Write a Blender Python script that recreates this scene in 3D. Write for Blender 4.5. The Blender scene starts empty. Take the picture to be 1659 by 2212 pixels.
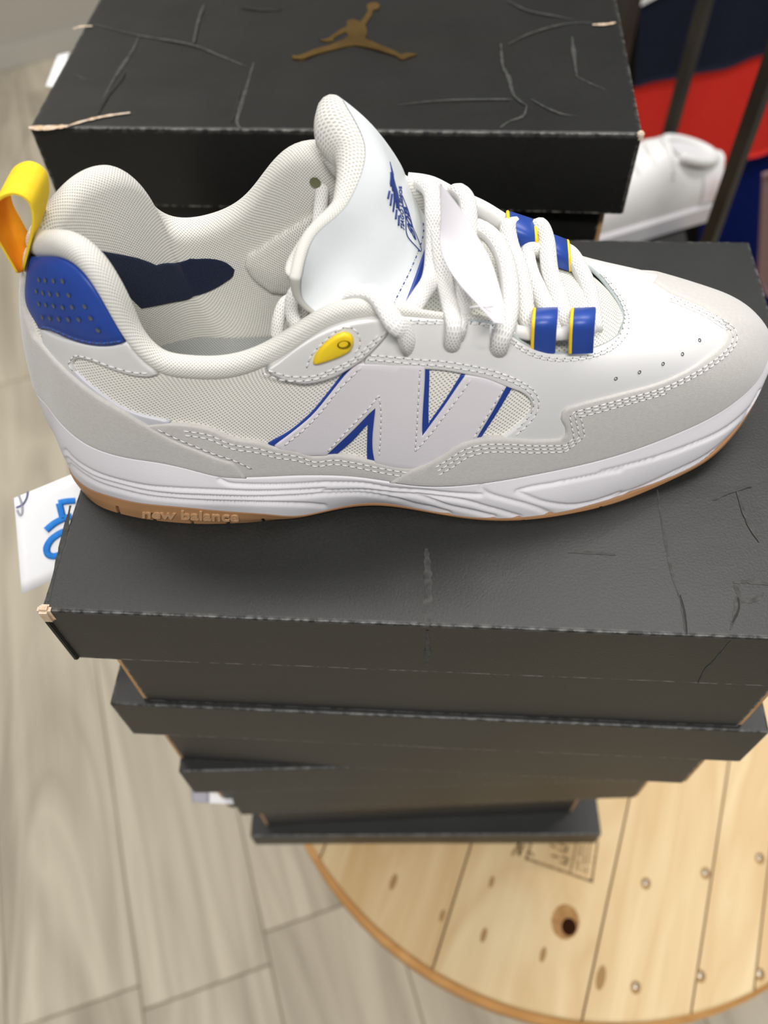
import bpy, bmesh, math, random
import numpy as np
from mathutils import Vector, Matrix
from mathutils.bvhtree import BVHTree
from mathutils.geometry import delaunay_2d_cdt

random.seed(7); np.random.seed(7)
scene = bpy.context.scene
COL = scene.collection

# ------------------------------------------------------------------ camera
CAM = np.array([0.159135, -0.153018, 0.301978])
PITCH, YAW, ROLL, FPX = 9.65817826e-01, -9.61022298e-02, -4.77521757e-02, 1797.93
def _axes(p, yw, r):
    cp, sp = math.cos(p), math.sin(p)
    f = np.array([math.sin(yw)*cp, math.cos(yw)*cp, -sp]); ri = np.array([math.cos(yw), -math.sin(yw), 0.0]); up = np.cross(ri, f)
    c, s = math.cos(r), math.sin(r)
    return c*ri+s*up, -s*ri+c*up, f
AR, AU, AF = _axes(PITCH, YAW, ROLL)
cam_d = bpy.data.cameras.new('camera'); cam = bpy.data.objects.new('camera', cam_d); COL.objects.link(cam)
cam.matrix_world = Matrix(((AR[0], AU[0], -AF[0], CAM[0]), (AR[1], AU[1], -AF[1], CAM[1]), (AR[2], AU[2], -AF[2], CAM[2]), (0, 0, 0, 1)))
cam_d.sensor_fit = 'HORIZONTAL'; cam_d.sensor_width = 36.0; cam_d.lens = FPX/1659.0*36.0
cam_d.clip_start = 0.01; cam_d.clip_end = 50
cam_d.dof.use_dof = True; cam_d.dof.focus_distance = 0.335; cam_d.dof.aperture_fstop = cam_d.lens/4.0
scene.camera = cam

# ------------------------------------------------------------------ light
world = bpy.data.worlds.new('room_light'); scene.world = world; world.use_nodes = True
world.node_tree.nodes['Background'].inputs[0].default_value = (0.93, 0.96, 1.0, 1)
world.node_tree.nodes['Background'].inputs[1].default_value = 0.27
def ceiling_lamp(name, loc, sx, sy, watts, rot=0):
    d = bpy.data.lights.new(name, 'AREA'); d.shape = 'RECTANGLE'; d.size = sx; d.size_y = sy; d.energy = watts; d.color = (1.0, 0.975, 0.94)
    o = bpy.data.objects.new(name, d); COL.objects.link(o); o.location = loc; o.rotation_euler = (0, 0, rot)
    return o
ceiling_lamp('ceiling_lamp', (0.75, 0.75, 1.65), 1.2, 0.3, 26)
ceiling_lamp('ceiling_lamp', (-0.55, 0.9, 1.65), 1.2, 0.3, 16)
ceiling_lamp('ceiling_lamp', (0.3, -0.9, 1.65), 1.2, 0.3, 40)
ceiling_lamp('ceiling_lamp', (-1.3, 2.0, 1.65), 1.2, 0.3, 7)
scene.view_settings.view_transform = 'Standard'; scene.view_settings.look = 'None'
scene.view_settings.exposure = -0.24; scene.view_settings.gamma = 1.0
try: scene.view_settings.use_curve_mapping = False
except Exception: pass

# ------------------------------------------------------------------ pixel helpers (photo 1659 x 2212)
def ray(px, py):
    return AF + (px-829.5)/FPX*AR - (py-1106.0)/FPX*AU
def atz(px, py, z):
    d = ray(px, py); return CAM + (z-CAM[2])/d[2]*d
def aty(px, py, y):
    d = ray(px, py); return CAM + (y-CAM[1])/d[1]*d
def proj(P):
    d = np.asarray(P, float)-CAM; z = d@AF
    return np.stack([829.5+FPX*(d@AR)/z, 1106-FPX*(d@AU)/z], -1)

# ------------------------------------------------------------------ object helpers
def tag(o, label=None, cat=None, group=None, kind=None):
    if label: o['label'] = label
    if cat: o['category'] = cat
    if group: o['group'] = group
    if kind: o['kind'] = kind
    return o
def empty(name, loc, label=None, cat=None, group=None, kind=None, rz=0.0):
    o = bpy.data.objects.new(name, None); COL.objects.link(o); o.location = tuple(loc); o.rotation_euler = (0, 0, rz); o.empty_display_size = 0.02
    return tag(o, label, cat, group, kind)
def obj(name, verts, faces, mat, parent=None, smooth=True, uv=None, local=False):
    me = bpy.data.meshes.new(name)
    me.from_pydata([tuple(map(float, v)) for v in verts], [], [tuple(map(int, f)) for f in faces])
    if uv is not None:
        lay = me.uv_layers.new(name='UVMap'); idx = np.empty(len(me.loops), int); me.loops.foreach_get('vertex_index', idx)
        lay.data.foreach_set('uv', np.asarray(uv, float)[idx].ravel())
    if smooth: me.polygons.foreach_set('use_smooth', [True]*len(me.polygons))
    me.materials.append(mat); me.update()
    o = bpy.data.objects.new(name, me); COL.objects.link(o)
    if parent is not None:
        o.parent = parent
        if not local: o.matrix_parent_inverse = Matrix.Translation(parent_world(parent)).inverted() if parent.rotation_euler.z == 0 else world_of(parent).inverted()
    return o
def world_of(o):
    m = Matrix.Translation(o.location) @ o.rotation_euler.to_matrix().to_4x4()
    return world_of(o.parent) @ o.matrix_parent_inverse @ m if o.parent else m
def parent_world(o): return world_of(o).to_translation()
def box_vf(x0, x1, y0, y1, z0, z1, b=0.0):
    bm = bmesh.new(); bmesh.ops.create_cube(bm, size=1.0)
    for v in bm.verts: v.co = Vector((x0+(v.co.x+.5)*(x1-x0), y0+(v.co.y+.5)*(y1-y0), z0+(v.co.z+.5)*(z1-z0)))
    if b: bmesh.ops.bevel(bm, geom=bm.edges[:], offset=b, segments=2, affect='EDGES')
    V = [v.co[:] for v in bm.verts]; bm.verts.index_update(); Fc = [[v.index for v in f.verts] for f in bm.faces]; bm.free()
    return V, Fc
def join_vf(parts):
    V, Fc = [], []
    for v, f in parts:
        o = len(V); V += list(v); Fc += [[i+o for i in q] for q in f]
    return V, Fc
def grid_faces(nu, nv, wrap_u=False, flip=False):
    F = []
    for i in range(nu if wrap_u else nu-1):
        for j in range(nv-1):
            a, b = i*nv+j, ((i+1) % nu)*nv+j
            q = (a, b, b+1, a+1); F.append(q[::-1] if flip else q)
    return F
def catmull(P, n, closed=False):
    P = np.asarray(P, float); m = len(P); out = []
    segs = m if closed else m-1
    for i in range(segs):
        if closed: p0, p1, p2, p3 = P[i-1], P[i], P[(i+1) % m], P[(i+2) % m]
        else: p0, p1, p2, p3 = P[max(i-1, 0)], P[i], P[i+1], P[min(i+2, m-1)]
        for k in range(n):
            t = k/n
            out.append(.5*((2*p1)+(-p0+p2)*t+(2*p0-5*p1+4*p2-p3)*t*t+(-p0+3*p1-3*p2+p3)*t**3))
    if not closed: out.append(P[-1])
    return np.array(out)
def tube_vf(path, r, n=12, flat=1.0, ref=(0, 0, 1), caps=True):
    P = np.asarray(path, float); m = len(P); T = np.gradient(P, axis=0); T /= np.linalg.norm(T, axis=1)[:, None]+1e-12
    r = np.broadcast_to(r, (m,)); nrm = np.cross(T[0], ref); 
    if np.linalg.norm(nrm) < 1e-6: nrm = np.cross(T[0], (0, 1, 0))
    V = []
    for i in range(m):
        nrm = nrm - T[i]*(nrm@T[i]); nrm /= np.linalg.norm(nrm)+1e-12; b = np.cross(T[i], nrm)
        for k in range(n):
            a = 2*math.pi*k/n; V.append(P[i]+r[i]*(nrm*math.cos(a)+b*math.sin(a)*flat))
    F = []
    for i in range(m-1):
        for k in range(n):
            F.append((i*n+k, i*n+(k+1) % n, (i+1)*n+(k+1) % n, (i+1)*n+k))
    if caps: F.append(tuple(range(n-1, -1, -1))); F.append(tuple((m-1)*n+k for k in range(n)))
    UV = [(k/n, i) for i in range(m) for k in range(n)]
    return V, F

# ------------------------------------------------------------------ materials
def new_mat(name, col, rough=0.6, spec=0.3, metal=0.0, sheen=0.0):
    m = bpy.data.materials.new(name); m.use_nodes = True
    b = m.node_tree.nodes['Principled BSDF']
    b.inputs['Base Color'].default_value = (*col, 1); b.inputs['Roughness'].default_value = rough; b.inputs['Metallic'].default_value = metal
    b.inputs['Specular IOR Level'].default_value = spec; b.inputs['Sheen Weight'].default_value = sheen
    return m, m.node_tree.nodes, m.node_tree.links, b
def N(nodes, kind, **kw):
    n = nodes.new(kind)
    for k, v in kw.items():
        if isinstance(k, str) and hasattr(n, k): setattr(n, k, v)
    return n
def lin(r, g, b):
    f = lambda c: (c/255/12.92) if c/255 <= .04045 else ((c/255+.055)/1.055)**2.4
    return (f(r), f(g), f(b))
def noise_mat(name, c1, c2, rough=0.6, spec=0.3, scale=40.0, stretch=(1, 1, 1), bump=0.0, bump_scale=400.0, metal=0.0, sheen=0.0, detail=6.0, coord='Object', bdist=0.001, mid=0.5, width=0.25):
    m, nd, lk, b = new_mat(name, c1, rough, spec, metal, sheen)
    tc = nd.new('ShaderNodeTexCoord'); mp = nd.new('ShaderNodeMapping'); mp.inputs['Scale'].default_value = stretch
    lk.new(tc.outputs[coord], mp.inputs['Vector'])
    ns = nd.new('ShaderNodeTexNoise'); ns.inputs['Scale'].default_value = scale; ns.inputs['Detail'].default_value = detail; lk.new(mp.outputs[0], ns.inputs['Vector'])
    cr = nd.new('ShaderNodeValToRGB'); cr.color_ramp.elements[0].color = (*c1, 1); cr.color_ramp.elements[1].color = (*c2, 1)
    cr.color_ramp.elements[0].position = mid-width; cr.color_ramp.elements[1].position = mid+width
    lk.new(ns.outputs['Fac'], cr.inputs[0]); lk.new(cr.outputs[0], b.inputs['Base Color'])
    if bump:
        n2 = nd.new('ShaderNodeTexNoise'); n2.inputs['Scale'].default_value = bump_scale; n2.inputs['Detail'].default_value = 3; lk.new(tc.outputs[coord], n2.inputs['Vector'])
        bp = nd.new('ShaderNodeBump'); bp.inputs['Strength'].default_value = bump; bp.inputs['Distance'].default_value = bdist
        lk.new(n2.outputs['Fac'], bp.inputs['Height']); lk.new(bp.outputs[0], b.inputs['Normal'])
    return m
def mathn(nd, lk, op, a, b=None, clamp=False):
    n = nd.new('ShaderNodeMath'); n.operation = op; n.use_clamp = clamp
    for i, x in enumerate((a, b)):
        if x is None: continue
        if isinstance(x, (int, float)): n.inputs[i].default_value = x
        else: lk.new(x, n.inputs[i])
    return n.outputs[0]
def box_mat(name, c1, c2, wear, rough=0.55, spec=0.35, wear_amt=0.5, bevel=0.0022):
    """printed card: fine mottling, scuffed along its edges"""
    m, nd, lk, b = new_mat(name, c1, rough, spec)
    tc = nd.new('ShaderNodeTexCoord')
    ns = nd.new('ShaderNodeTexNoise'); ns.inputs['Scale'].default_value = 900; ns.inputs['Detail'].default_value = 4; lk.new(tc.outputs['Object'], ns.inputs['Vector'])
    n3 = nd.new('ShaderNodeTexNoise'); n3.inputs['Scale'].default_value = 22; n3.inputs['Detail'].default_value = 5; lk.new(tc.outputs['Object'], n3.inputs['Vector'])
    mixf = mathn(nd, lk, 'ADD', mathn(nd, lk, 'MULTIPLY', ns.outputs['Fac'], .6), mathn(nd, lk, 'MULTIPLY', n3.outputs['Fac'], .4))
    cr = nd.new('ShaderNodeValToRGB'); cr.color_ramp.elements[0].color = (*c1, 1); cr.color_ramp.elements[1].color = (*c2, 1)
    cr.color_ramp.elements[0].position = .35; cr.color_ramp.elements[1].position = .68; lk.new(mixf, cr.inputs[0])
    bv = nd.new('ShaderNodeBevel'); bv.samples = 4; bv.inputs['Radius'].default_value = bevel
    ge = nd.new('ShaderNodeNewGeometry'); dp = nd.new('ShaderNodeVectorMath'); dp.operation = 'DOT_PRODUCT'
    lk.new(bv.outputs[0], dp.inputs[0]); lk.new(ge.outputs['Normal'], dp.inputs[1])
    e = mathn(nd, lk, 'SUBTRACT', 1.0, dp.outputs['Value'])
    n4 = nd.new('ShaderNodeTexNoise'); n4.inputs['Scale'].default_value = 260; n4.inputs['Detail'].default_value = 5; lk.new(tc.outputs['Object'], n4.inputs['Vector'])
    mk = mathn(nd, lk, 'MULTIPLY', mathn(nd, lk, 'MULTIPLY', e, 7.0, True), mathn(nd, lk, 'MULTIPLY', mathn(nd, lk, 'SUBTRACT', n4.outputs['Fac'], .42), 5.0, True))
    mk = mathn(nd, lk, 'MULTIPLY', mk, wear_amt, True)
    mx = nd.new('ShaderNodeMixRGB'); lk.new(mk, mx.inputs[0]); lk.new(cr.outputs[0], mx.inputs[1]); mx.inputs[2].default_value = (*wear, 1)
    lk.new(mx.outputs[0], b.inputs['Base Color'])
    bp = nd.new('ShaderNodeBump'); bp.inputs['Strength'].default_value = .35; bp.inputs['Distance'].default_value = .0003
    lk.new(ns.outputs['Fac'], bp.inputs['Height']); lk.new(bp.outputs[0], b.inputs['Normal'])
    return m
def wood_mat(name, light, dark, grain=(3, 60, 60), rough=0.55, ring=True, contrast=.3, rnd=0.25):
    m, nd, lk, b = new_mat(name, light, rough, .3)
    tc = nd.new('ShaderNodeTexCoord'); oi = nd.new('ShaderNodeObjectInfo')
    ad = nd.new('ShaderNodeVectorMath'); ad.operation = 'ADD'; lk.new(tc.outputs['Object'], ad.inputs[0])
    cx = nd.new('ShaderNodeCombineXYZ'); s = mathn(nd, lk, 'MULTIPLY', oi.outputs['Random'], 37.0); lk.new(s, cx.inputs[0]); lk.new(s, cx.inputs[1]); lk.new(s, cx.inputs[2]); lk.new(cx.outputs[0], ad.inputs[1])
    mp = nd.new('ShaderNodeMapping'); mp.inputs['Scale'].default_value = grain; lk.new(ad.outputs[0], mp.inputs['Vector'])
    ns = nd.new('ShaderNodeTexNoise'); ns.inputs['Scale'].default_value = 1.0; ns.inputs['Detail'].default_value = 7; ns.inputs['Distortion'].default_value = 0.6; lk.new(mp.outputs[0], ns.inputs['Vector'])
    mp2 = nd.new('ShaderNodeMapping'); mp2.inputs['Scale'].default_value = (grain[0]*.5, grain[1]*.16, grain[2]*.16); lk.new(ad.outputs[0], mp2.inputs['Vector'])
    n2 = nd.new('ShaderNodeTexNoise'); n2.inputs['Scale'].default_value = 1.0; n2.inputs['Detail'].default_value = 3; n2.inputs['Distortion'].default_value = 1.4; lk.new(mp2.outputs[0], n2.inputs['Vector'])
    rg = mathn(nd, lk, 'FRACT', mathn(nd, lk, 'MULTIPLY', n2.outputs['Fac'], 7.0))
    rg = mathn(nd, lk, 'ABSOLUTE', mathn(nd, lk, 'SUBTRACT', rg, .5))
    f = mathn(nd, lk, 'ADD', mathn(nd, lk, 'MULTIPLY', ns.outputs['Fac'], .55), mathn(nd, lk, 'MULTIPLY', rg, .45))
    f = mathn(nd, lk, 'ADD', f, mathn(nd, lk, 'MULTIPLY', mathn(nd, lk, 'SUBTRACT', n2.outputs['Fac'], .5), .7))
    f = mathn(nd, lk, 'ADD', f, mathn(nd, lk, 'MULTIPLY', mathn(nd, lk, 'SUBTRACT', oi.outputs['Random'], .5), rnd))
    cr = nd.new('ShaderNodeValToRGB'); cr.color_ramp.elements[0].color = (*dark, 1); cr.color_ramp.elements[1].color = (*light, 1)
    cr.color_ramp.elements[0].position = .37-contrast*.5; cr.color_ramp.elements[1].position = .37+contrast*.5
    lk.new(f, cr.inputs[0]); lk.new(cr.outputs[0], b.inputs['Base Color'])
    return m

M = {}
M['floor'] = wood_mat('laminate_floor', lin(228, 218, 195), lin(174, 164, 144), (1.6, 30, 30), .45, contrast=.55, rnd=.12)
M['floor_gap'] = new_mat('floor_joint', lin(150, 140, 118), .9, .1)[0]
M['pine'] = wood_mat('pine_boards', lin(246, 220, 172), lin(222, 184, 130), (3, 46, 46), .5, contrast=.5, rnd=.12)
M['pine_edge'] = wood_mat('pine_rim', lin(226, 180, 116), lin(202, 152, 90), (6, 40, 40), .6)
M['knot'] = new_mat('knot_hole', lin(52, 26, 10), .9, .1)[0]
M['mark'] = new_mat('wood_blemish', lin(178, 142, 96), .9, .1)[0]
M['nail'] = new_mat('nail_head', lin(170, 160, 145), .35, .5, 1.0)[0]
M['stamp'] = noise_mat('stamp_ink', lin(110, 92, 66), lin(190, 158, 110), .8, .1, 260)
M['wall'] = noise_mat('wall_paint', lin(196, 190, 180), lin(202, 196, 186), .8, .2, 6)
M['skirting'] = new_mat('skirting_paint', lin(205, 200, 191), .5, .4)[0]
M['card'] = box_mat('charcoal_card', lin(28, 29, 28), lin(41, 41, 39), lin(180, 180, 178), .45, .5, .6)
M['card_black'] = box_mat('black_card', lin(22, 22, 21), lin(34, 34, 32), lin(180, 178, 170), .4, .4, .7)
M['kraft'] = noise_mat('kraft_card', lin(176, 132, 86), lin(206, 166, 118), .85, .15, 120)
M['torn'] = noise_mat('torn_card', lin(196, 160, 122), lin(228, 214, 196), .9, .1, 300)
M['crease'] = noise_mat('card_crease', lin(50, 51, 49), lin(84, 84, 82), .6, .2, 300)
M['crease_dark'] = noise_mat('card_fold', lin(30, 30, 29), lin(40, 40, 38), .6, .3, 300)
M['gold'] = noise_mat('gold_foil', lin(150, 116, 62), lin(196, 158, 92), .28, .5, 60, metal=1.0)
M['paper'] = noise_mat('white_paper', lin(238, 238, 240), lin(246, 246, 247), .8, .15, 60)
M['label_grey'] = new_mat('grey_label', lin(172, 170, 178), .8, .15)[0]
M['ink_blue'] = noise_mat('marker_ink', lin(30, 116, 206), lin(48, 138, 222), .6, .2, 400)
M['string'] = new_mat('elastic_string', lin(110, 115, 150), .7, .2)[0]
M['black_metal'] = noise_mat('black_metal', lin(34, 30, 25), lin(58, 52, 44), .45, .5, 20)
M['shelf'] = noise_mat('dark_shelf', lin(42, 42, 41), lin(56, 56, 55), .6, .3, 60)
M['navy_cloth'] = noise_mat('navy_fabric', lin(30, 34, 48), lin(38, 43, 60), .9, .1, 300, bump=.2, bump_scale=1500)
M['red_cloth'] = noise_mat('red_fabric', lin(226, 50, 42), lin(238, 64, 52), .9, .1, 300, bump=.2, bump_scale=1500)
M['white_cloth'] = noise_mat('white_fabric', lin(226, 224, 220), lin(236, 234, 230), .9, .1, 300)
M['blue_cloth'] = noise_mat('deep_blue_fabric', lin(6, 18, 74), lin(14, 34, 106), .9, .1, 200, bump=.2, bump_scale=1500)
M['pink_cloth'] = new_mat('dusty_pink_fabric', lin(150, 120, 118), .9, .1)[0]
M['white_shoe'] = noise_mat('white_shoe_leather', lin(226, 225, 224), lin(236, 235, 233), .45, .4, 30)
M['white_rubber'] = new_mat('white_shoe_rubber', lin(222, 219, 222), .6, .3)[0]
M['eyelet_dark'] = new_mat('eyelet_grey', lin(176, 176, 160), .7, .3)[0]  # eyelets a little greyer than the white shoe leather
M['heel_print'] = noise_mat('heel_patch_print', lin(232, 226, 228), lin(226, 196, 190), .5, .3, 60, mid=.62, width=.1)
from mathutils import noise as mnoise
def obj(name, verts, faces, mat, parent=None, smooth=True, uv=None):
    me = bpy.data.meshes.new(name)
    me.from_pydata([tuple(map(float, v)) for v in verts], [], [tuple(map(int, f)) for f in faces])
    if uv is not None:
        lay = me.uv_layers.new(name='UVMap'); idx = np.empty(len(me.loops), int); me.loops.foreach_get('vertex_index', idx)
        lay.data.foreach_set('uv', np.asarray(uv, float)[idx].ravel())
    if smooth: me.polygons.foreach_set('use_smooth', [True]*len(me.polygons))
    me.materials.append(mat); me.update()
    o = bpy.data.objects.new(name, me); COL.objects.link(o)
    if parent is not None:
        o.parent = parent; o.matrix_parent_inverse = world_of(parent).inverted()
    return o
FLOOR = -1.05; TABLE = -0.53

# ------------------------------------------------------------------ floor, wall
floor = empty('floor', (0, 0, FLOOR), kind='structure')
floor['label'] = 'pale grey-beige laminate plank floor'
obj('underlay', *box_vf(-4.2, 2.2, -2.2, 3.4, FLOOR-.03, FLOOR-.0035), M['floor_gap'], floor, False)
s1a, s1b = atz(230, 1600, FLOOR), atz(312, 2212, FLOOR); PD = (s1a-s1b)[:2]; PD /= np.linalg.norm(PD); PNn = np.array([PD[1], -PD[0]])
if PNn[0] < 0: PNn = -PNn
c0 = s1b[:2]@PNn; c2 = atz(608, 2191, FLOOR)[:2]@PNn; PW = c2-c0
joints = {-1: atz(130, 2190, FLOOR)[:2]@PD, 1: atz(640, 1990, FLOOR)[:2]@PD}
PL = 1.28; seen = 0
plank_me = {}
for k in range(-18, 11):
    base = joints.get(k, (k*0.47) % PL)
    for m in range(-3, 4):
        t0 = base+m*PL; t1 = t0+PL; lo = c0+k*PW; g = .0011
        ctr = PNn*(lo+PW/2)+PD*((t0+t1)/2)
        if not (-3.6 < ctr[0] < 1.9 and -1.6 < ctr[1] < 3.3): continue
        if 'p' not in plank_me:
            V, Fc = box_vf(-PL/2+g, PL/2-g, -PW/2+g, PW/2-g, -.008, 0, .0012)
            me = bpy.data.meshes.new('plank'); me.from_pydata(V, [], Fc); me.materials.append(M['floor']); plank_me['p'] = me
        o = bpy.data.objects.new('plank', plank_me['p']); COL.objects.link(o)
        o.parent = floor; o.location = (ctr[0], ctr[1], 0.0); o.rotation_euler = (0, 0, math.atan2(PD[1], PD[0]))
w0, w1 = atz(0, 157, FLOOR), atz(130, 121, FLOOR); wd = (w1-w0)[:2]; wd /= np.linalg.norm(wd); wn = np.array([-wd[1], wd[0]])
if wn[1] < 0: wn = -wn
def wall_slab(name, t0, t1, d0, d1, z0, z1, mat, b=0.0):
    V, Fc = box_vf(t0, t1, d0, d1, z0, z1, b)
    V = [(w0[0]+wd[0]*v[0]+wn[0]*v[1], w0[1]+wd[1]*v[0]+wn[1]*v[1], v[2]) for v in V]
    o = obj(name, V, Fc, mat, None, False); o['kind'] = 'structure'; return o
wall_slab('wall_back', -4.5, 4.5, .012, .1, FLOOR, FLOOR+2.6, M['wall'])['label'] = 'plain off-white painted wall'
bb = wall_slab('baseboard_back', -4.5, 4.5, 0, .012, FLOOR, FLOOR+.068, M['skirting'], .002); bb['label'] = 'white painted skirting board along the wall'

# ------------------------------------------------------------------ cable drum table
TC = np.array([.315, .222]); TR = .3205
drum = empty('cable_drum_table', (TC[0], TC[1], FLOOR), 'round pine cable drum used as a table under the shoe boxes', 'table')
sm = [atz(*p, TABLE)[:2] for p in [(1349, 1780), (1259, 2202)]]; BD = sm[0]-sm[1]; BD /= np.linalg.norm(BD); BN = np.array([BD[1], -BD[0]])
offs = [(atz(*p, TABLE)[:2]-TC)@BN for p in [(695, 1838), (978, 1950), (1304, 1990), (1525, 1990), (1640, 2065)]]
offs = [-TR-.01]+offs+[offs[-1]+.1, offs[-1]+.17]; offs = [o for o in offs if o < TR]+[TR+.01]
ang = math.atan2(BD[1], BD[0])
def drum_disc(ztop, th, mat, rim):
    for a, b_ in zip(offs[:-1], offs[1:]):
        a2, b2 = a+.0009, b_-.0009; pts = []
        for t in np.linspace(max(a2, -TR*.9999), min(b2, TR*.9999), 15): pts.append((t, -math.sqrt(max(TR*TR-t*t, 0))))
        for t in np.linspace(min(b2, TR*.9999), max(a2, -TR*.9999), 15): pts.append((t, math.sqrt(max(TR*TR-t*t, 0))))
        q = [(p[1], -p[0]) for p in pts]; n = len(q); ch = .0018
        # local x along the grain
        def shrink(p, s): return (p[0]*(1-s/TR), p[1]*(1-s/TR))
        V = [(*shrink(p, ch), 0) for p in q]+[(p[0], p[1], -ch) for p in q]+[(p[0], p[1], -th) for p in q]
        Fc = [tuple(range(n))]+[(i, i+n, (i+1) % n+n, (i+1) % n) for i in range(n)]+[(i+n, i+2*n, (i+1) % n+2*n, (i+1) % n+n) for i in range(n)]+[tuple(range(3*n-1, 2*n-1, -1))]
        me = bpy.data.meshes.new('board'); me.from_pydata(V, [], Fc); me.materials.append(mat); me.materials.append(M['pine_edge'])
        for k_f in range(1+n, 1+2*n): me.polygons[k_f].material_index = 1
        bm = bmesh.new(); bm.from_mesh(me); bmesh.ops.recalc_face_normals(bm, faces=bm.faces[:]); bm.to_mesh(me); bm.free()
        o = bpy.data.objects.new('board', me); COL.objects.link(o); o.parent = drum; o.location = (0, 0, ztop-FLOOR); o.rotation_euler = (0, 0, ang)
drum_disc(TABLE, .026, M['pine'], True)
def ring_vf(r0, r1, z0, z1, n=72):
    V = []; Fc = []
    for i in range(n):
        a = 2*math.pi*i/n; c, s = math.cos(a), math.sin(a)
        V += [(TC[0]+r0*c, TC[1]+r0*s, z1), (TC[0]+r1*c, TC[1]+r1*s, z1), (TC[0]+r1*c, TC[1]+r1*s, z0), (TC[0]+r0*c, TC[1]+r0*s, z0)]
    for i in range(n):
        a, b_ = i*4, ((i+1) % n)*4
        for k in range(4): Fc.append((a+k, a+(k+1) % 4, b_+(k+1) % 4, b_+k))
    return V, Fc
obj('lower_layer', *ring_vf(.001, TR+.006, TABLE-.052, TABLE-.0262), M['pine_edge'], drum, False)
obj('drum_core', *ring_vf(.10, .155, FLOOR+.046, TABLE-.052), M['pine_edge'], drum, False)
obj('bottom_disc', *ring_vf(.001, .2, FLOOR+.001, FLOOR+.046), M['pine_edge'], drum, False)
def disc_vf(c, r, z, n=14, h=.0006, ex=1.0, rot=0):
    V = [(c[0], c[1], z+h)]; Fc = []
    for i in range(n):
        a = 2*math.pi*i/n; dx, dy = r*math.cos(a)*ex, r*math.sin(a); V.append((c[0]+dx*math.cos(rot)-dy*math.sin(rot), c[1]+dx*math.sin(rot)+dy*math.cos(rot), z))
    for i in range(n): Fc.append((0, 1+i, 1+(i+1) % n))
    return V, Fc
for p in [(1395, 1906), (1524, 1884), (1641, 1852), (1373, 2130), (1513, 2106), (1641, 2102)]:
    P = atz(*p, TABLE); obj('nail', *disc_vf(P, .0026, TABLE+.0003, h=.0012), M['nail'], drum)
    obj('nail_dent', *disc_vf(P+np.array([0, -.001, 0]), .0044, TABLE+.0001, h=.0001, ex=1.25, rot=ang), M['mark'], drum, False)
P = atz(1229, 2002, TABLE); obj('knot_ring', *disc_vf(P+[-.003, .004, 0], .0125, TABLE+.0001, h=.0001, ex=1.2, rot=ang), noise_mat('knot_stain', lin(206, 164, 108), lin(160, 110, 62), .7, .2, 120), drum, False)
obj('knot_hole', *disc_vf(P, .0068, TABLE+.0003, h=.0001, ex=1.1, rot=ang), M['knot'], drum, False)
for p, r in [((850, 1905), .008), ((955, 1978), .006), ((1045, 2020), .007), ((1173, 2062), .007), ((1298, 2112), .011), ((1062, 1905), .006)]:
    P = atz(*p, TABLE); obj('blemish', *disc_vf(P, r*.36, TABLE+.00015, h=.00005, ex=2.6, rot=ang), M['mark'], drum, False)
# ink stamp on the board
def flat_poly(pts, z, th=.0002):
    n = len(pts); V = [(p[0], p[1], z+th) for p in pts]+[(p[0], p[1], z) for p in pts]
    return V, [tuple(range(n))]+[(i, (i+1) % n, (i+1) % n+n, i+n) for i in range(n)]
def stroke(pxs, w, z, th=.0002):
    P = [atz(*p, z)[:2] for p in pxs]; parts = []
    for a, b_ in zip(P[:-1], P[1:]):
        d = (b_-a)/np.linalg.norm(b_-a); nn = np.array([-d[1], d[0]])*w/2; parts.append(flat_poly([a-nn-d*w*.4, b_-nn+d*w*.4, b_+nn+d*w*.4, a+nn-d*w*.4], z, th))
    return join_vf(parts)
st = [stroke([(1147, 1822), (1137, 1855), (1278, 1904), (1291, 1816)], .0024, TABLE), stroke([(1246, 1820), (1232, 1884)], .0016, TABLE), stroke([(1107, 1846), (1122, 1822), (1121, 1846), (1131, 1826)], .0026, TABLE)]
for a in [[(1188, 1826), (1200, 1830)], [(1210, 1824), (1225, 1830), (1222, 1840), (1208, 1836)], [(1192, 1848), (1206, 1852)], [(1214, 1850), (1226, 1856), (1222, 1866), (1211, 1862)], [(1145, 1842), (1152, 1848)],
          [(1256, 1826), (1252, 1848)], [(1266, 1824), (1260, 1868)], [(1276, 1822), (1270, 1866)], [(1250, 1860), (1247, 1880)], [(1259, 1876), (1257, 1884)], [(1268, 1874), (1266, 1888)]]: st.append(stroke(a, .002, TABLE))
obj('ink_stamp', *join_vf(st), M['stamp'], drum, False)['label'] = 'dark ink stamp with a framed mark, half hidden by the box'

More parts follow.
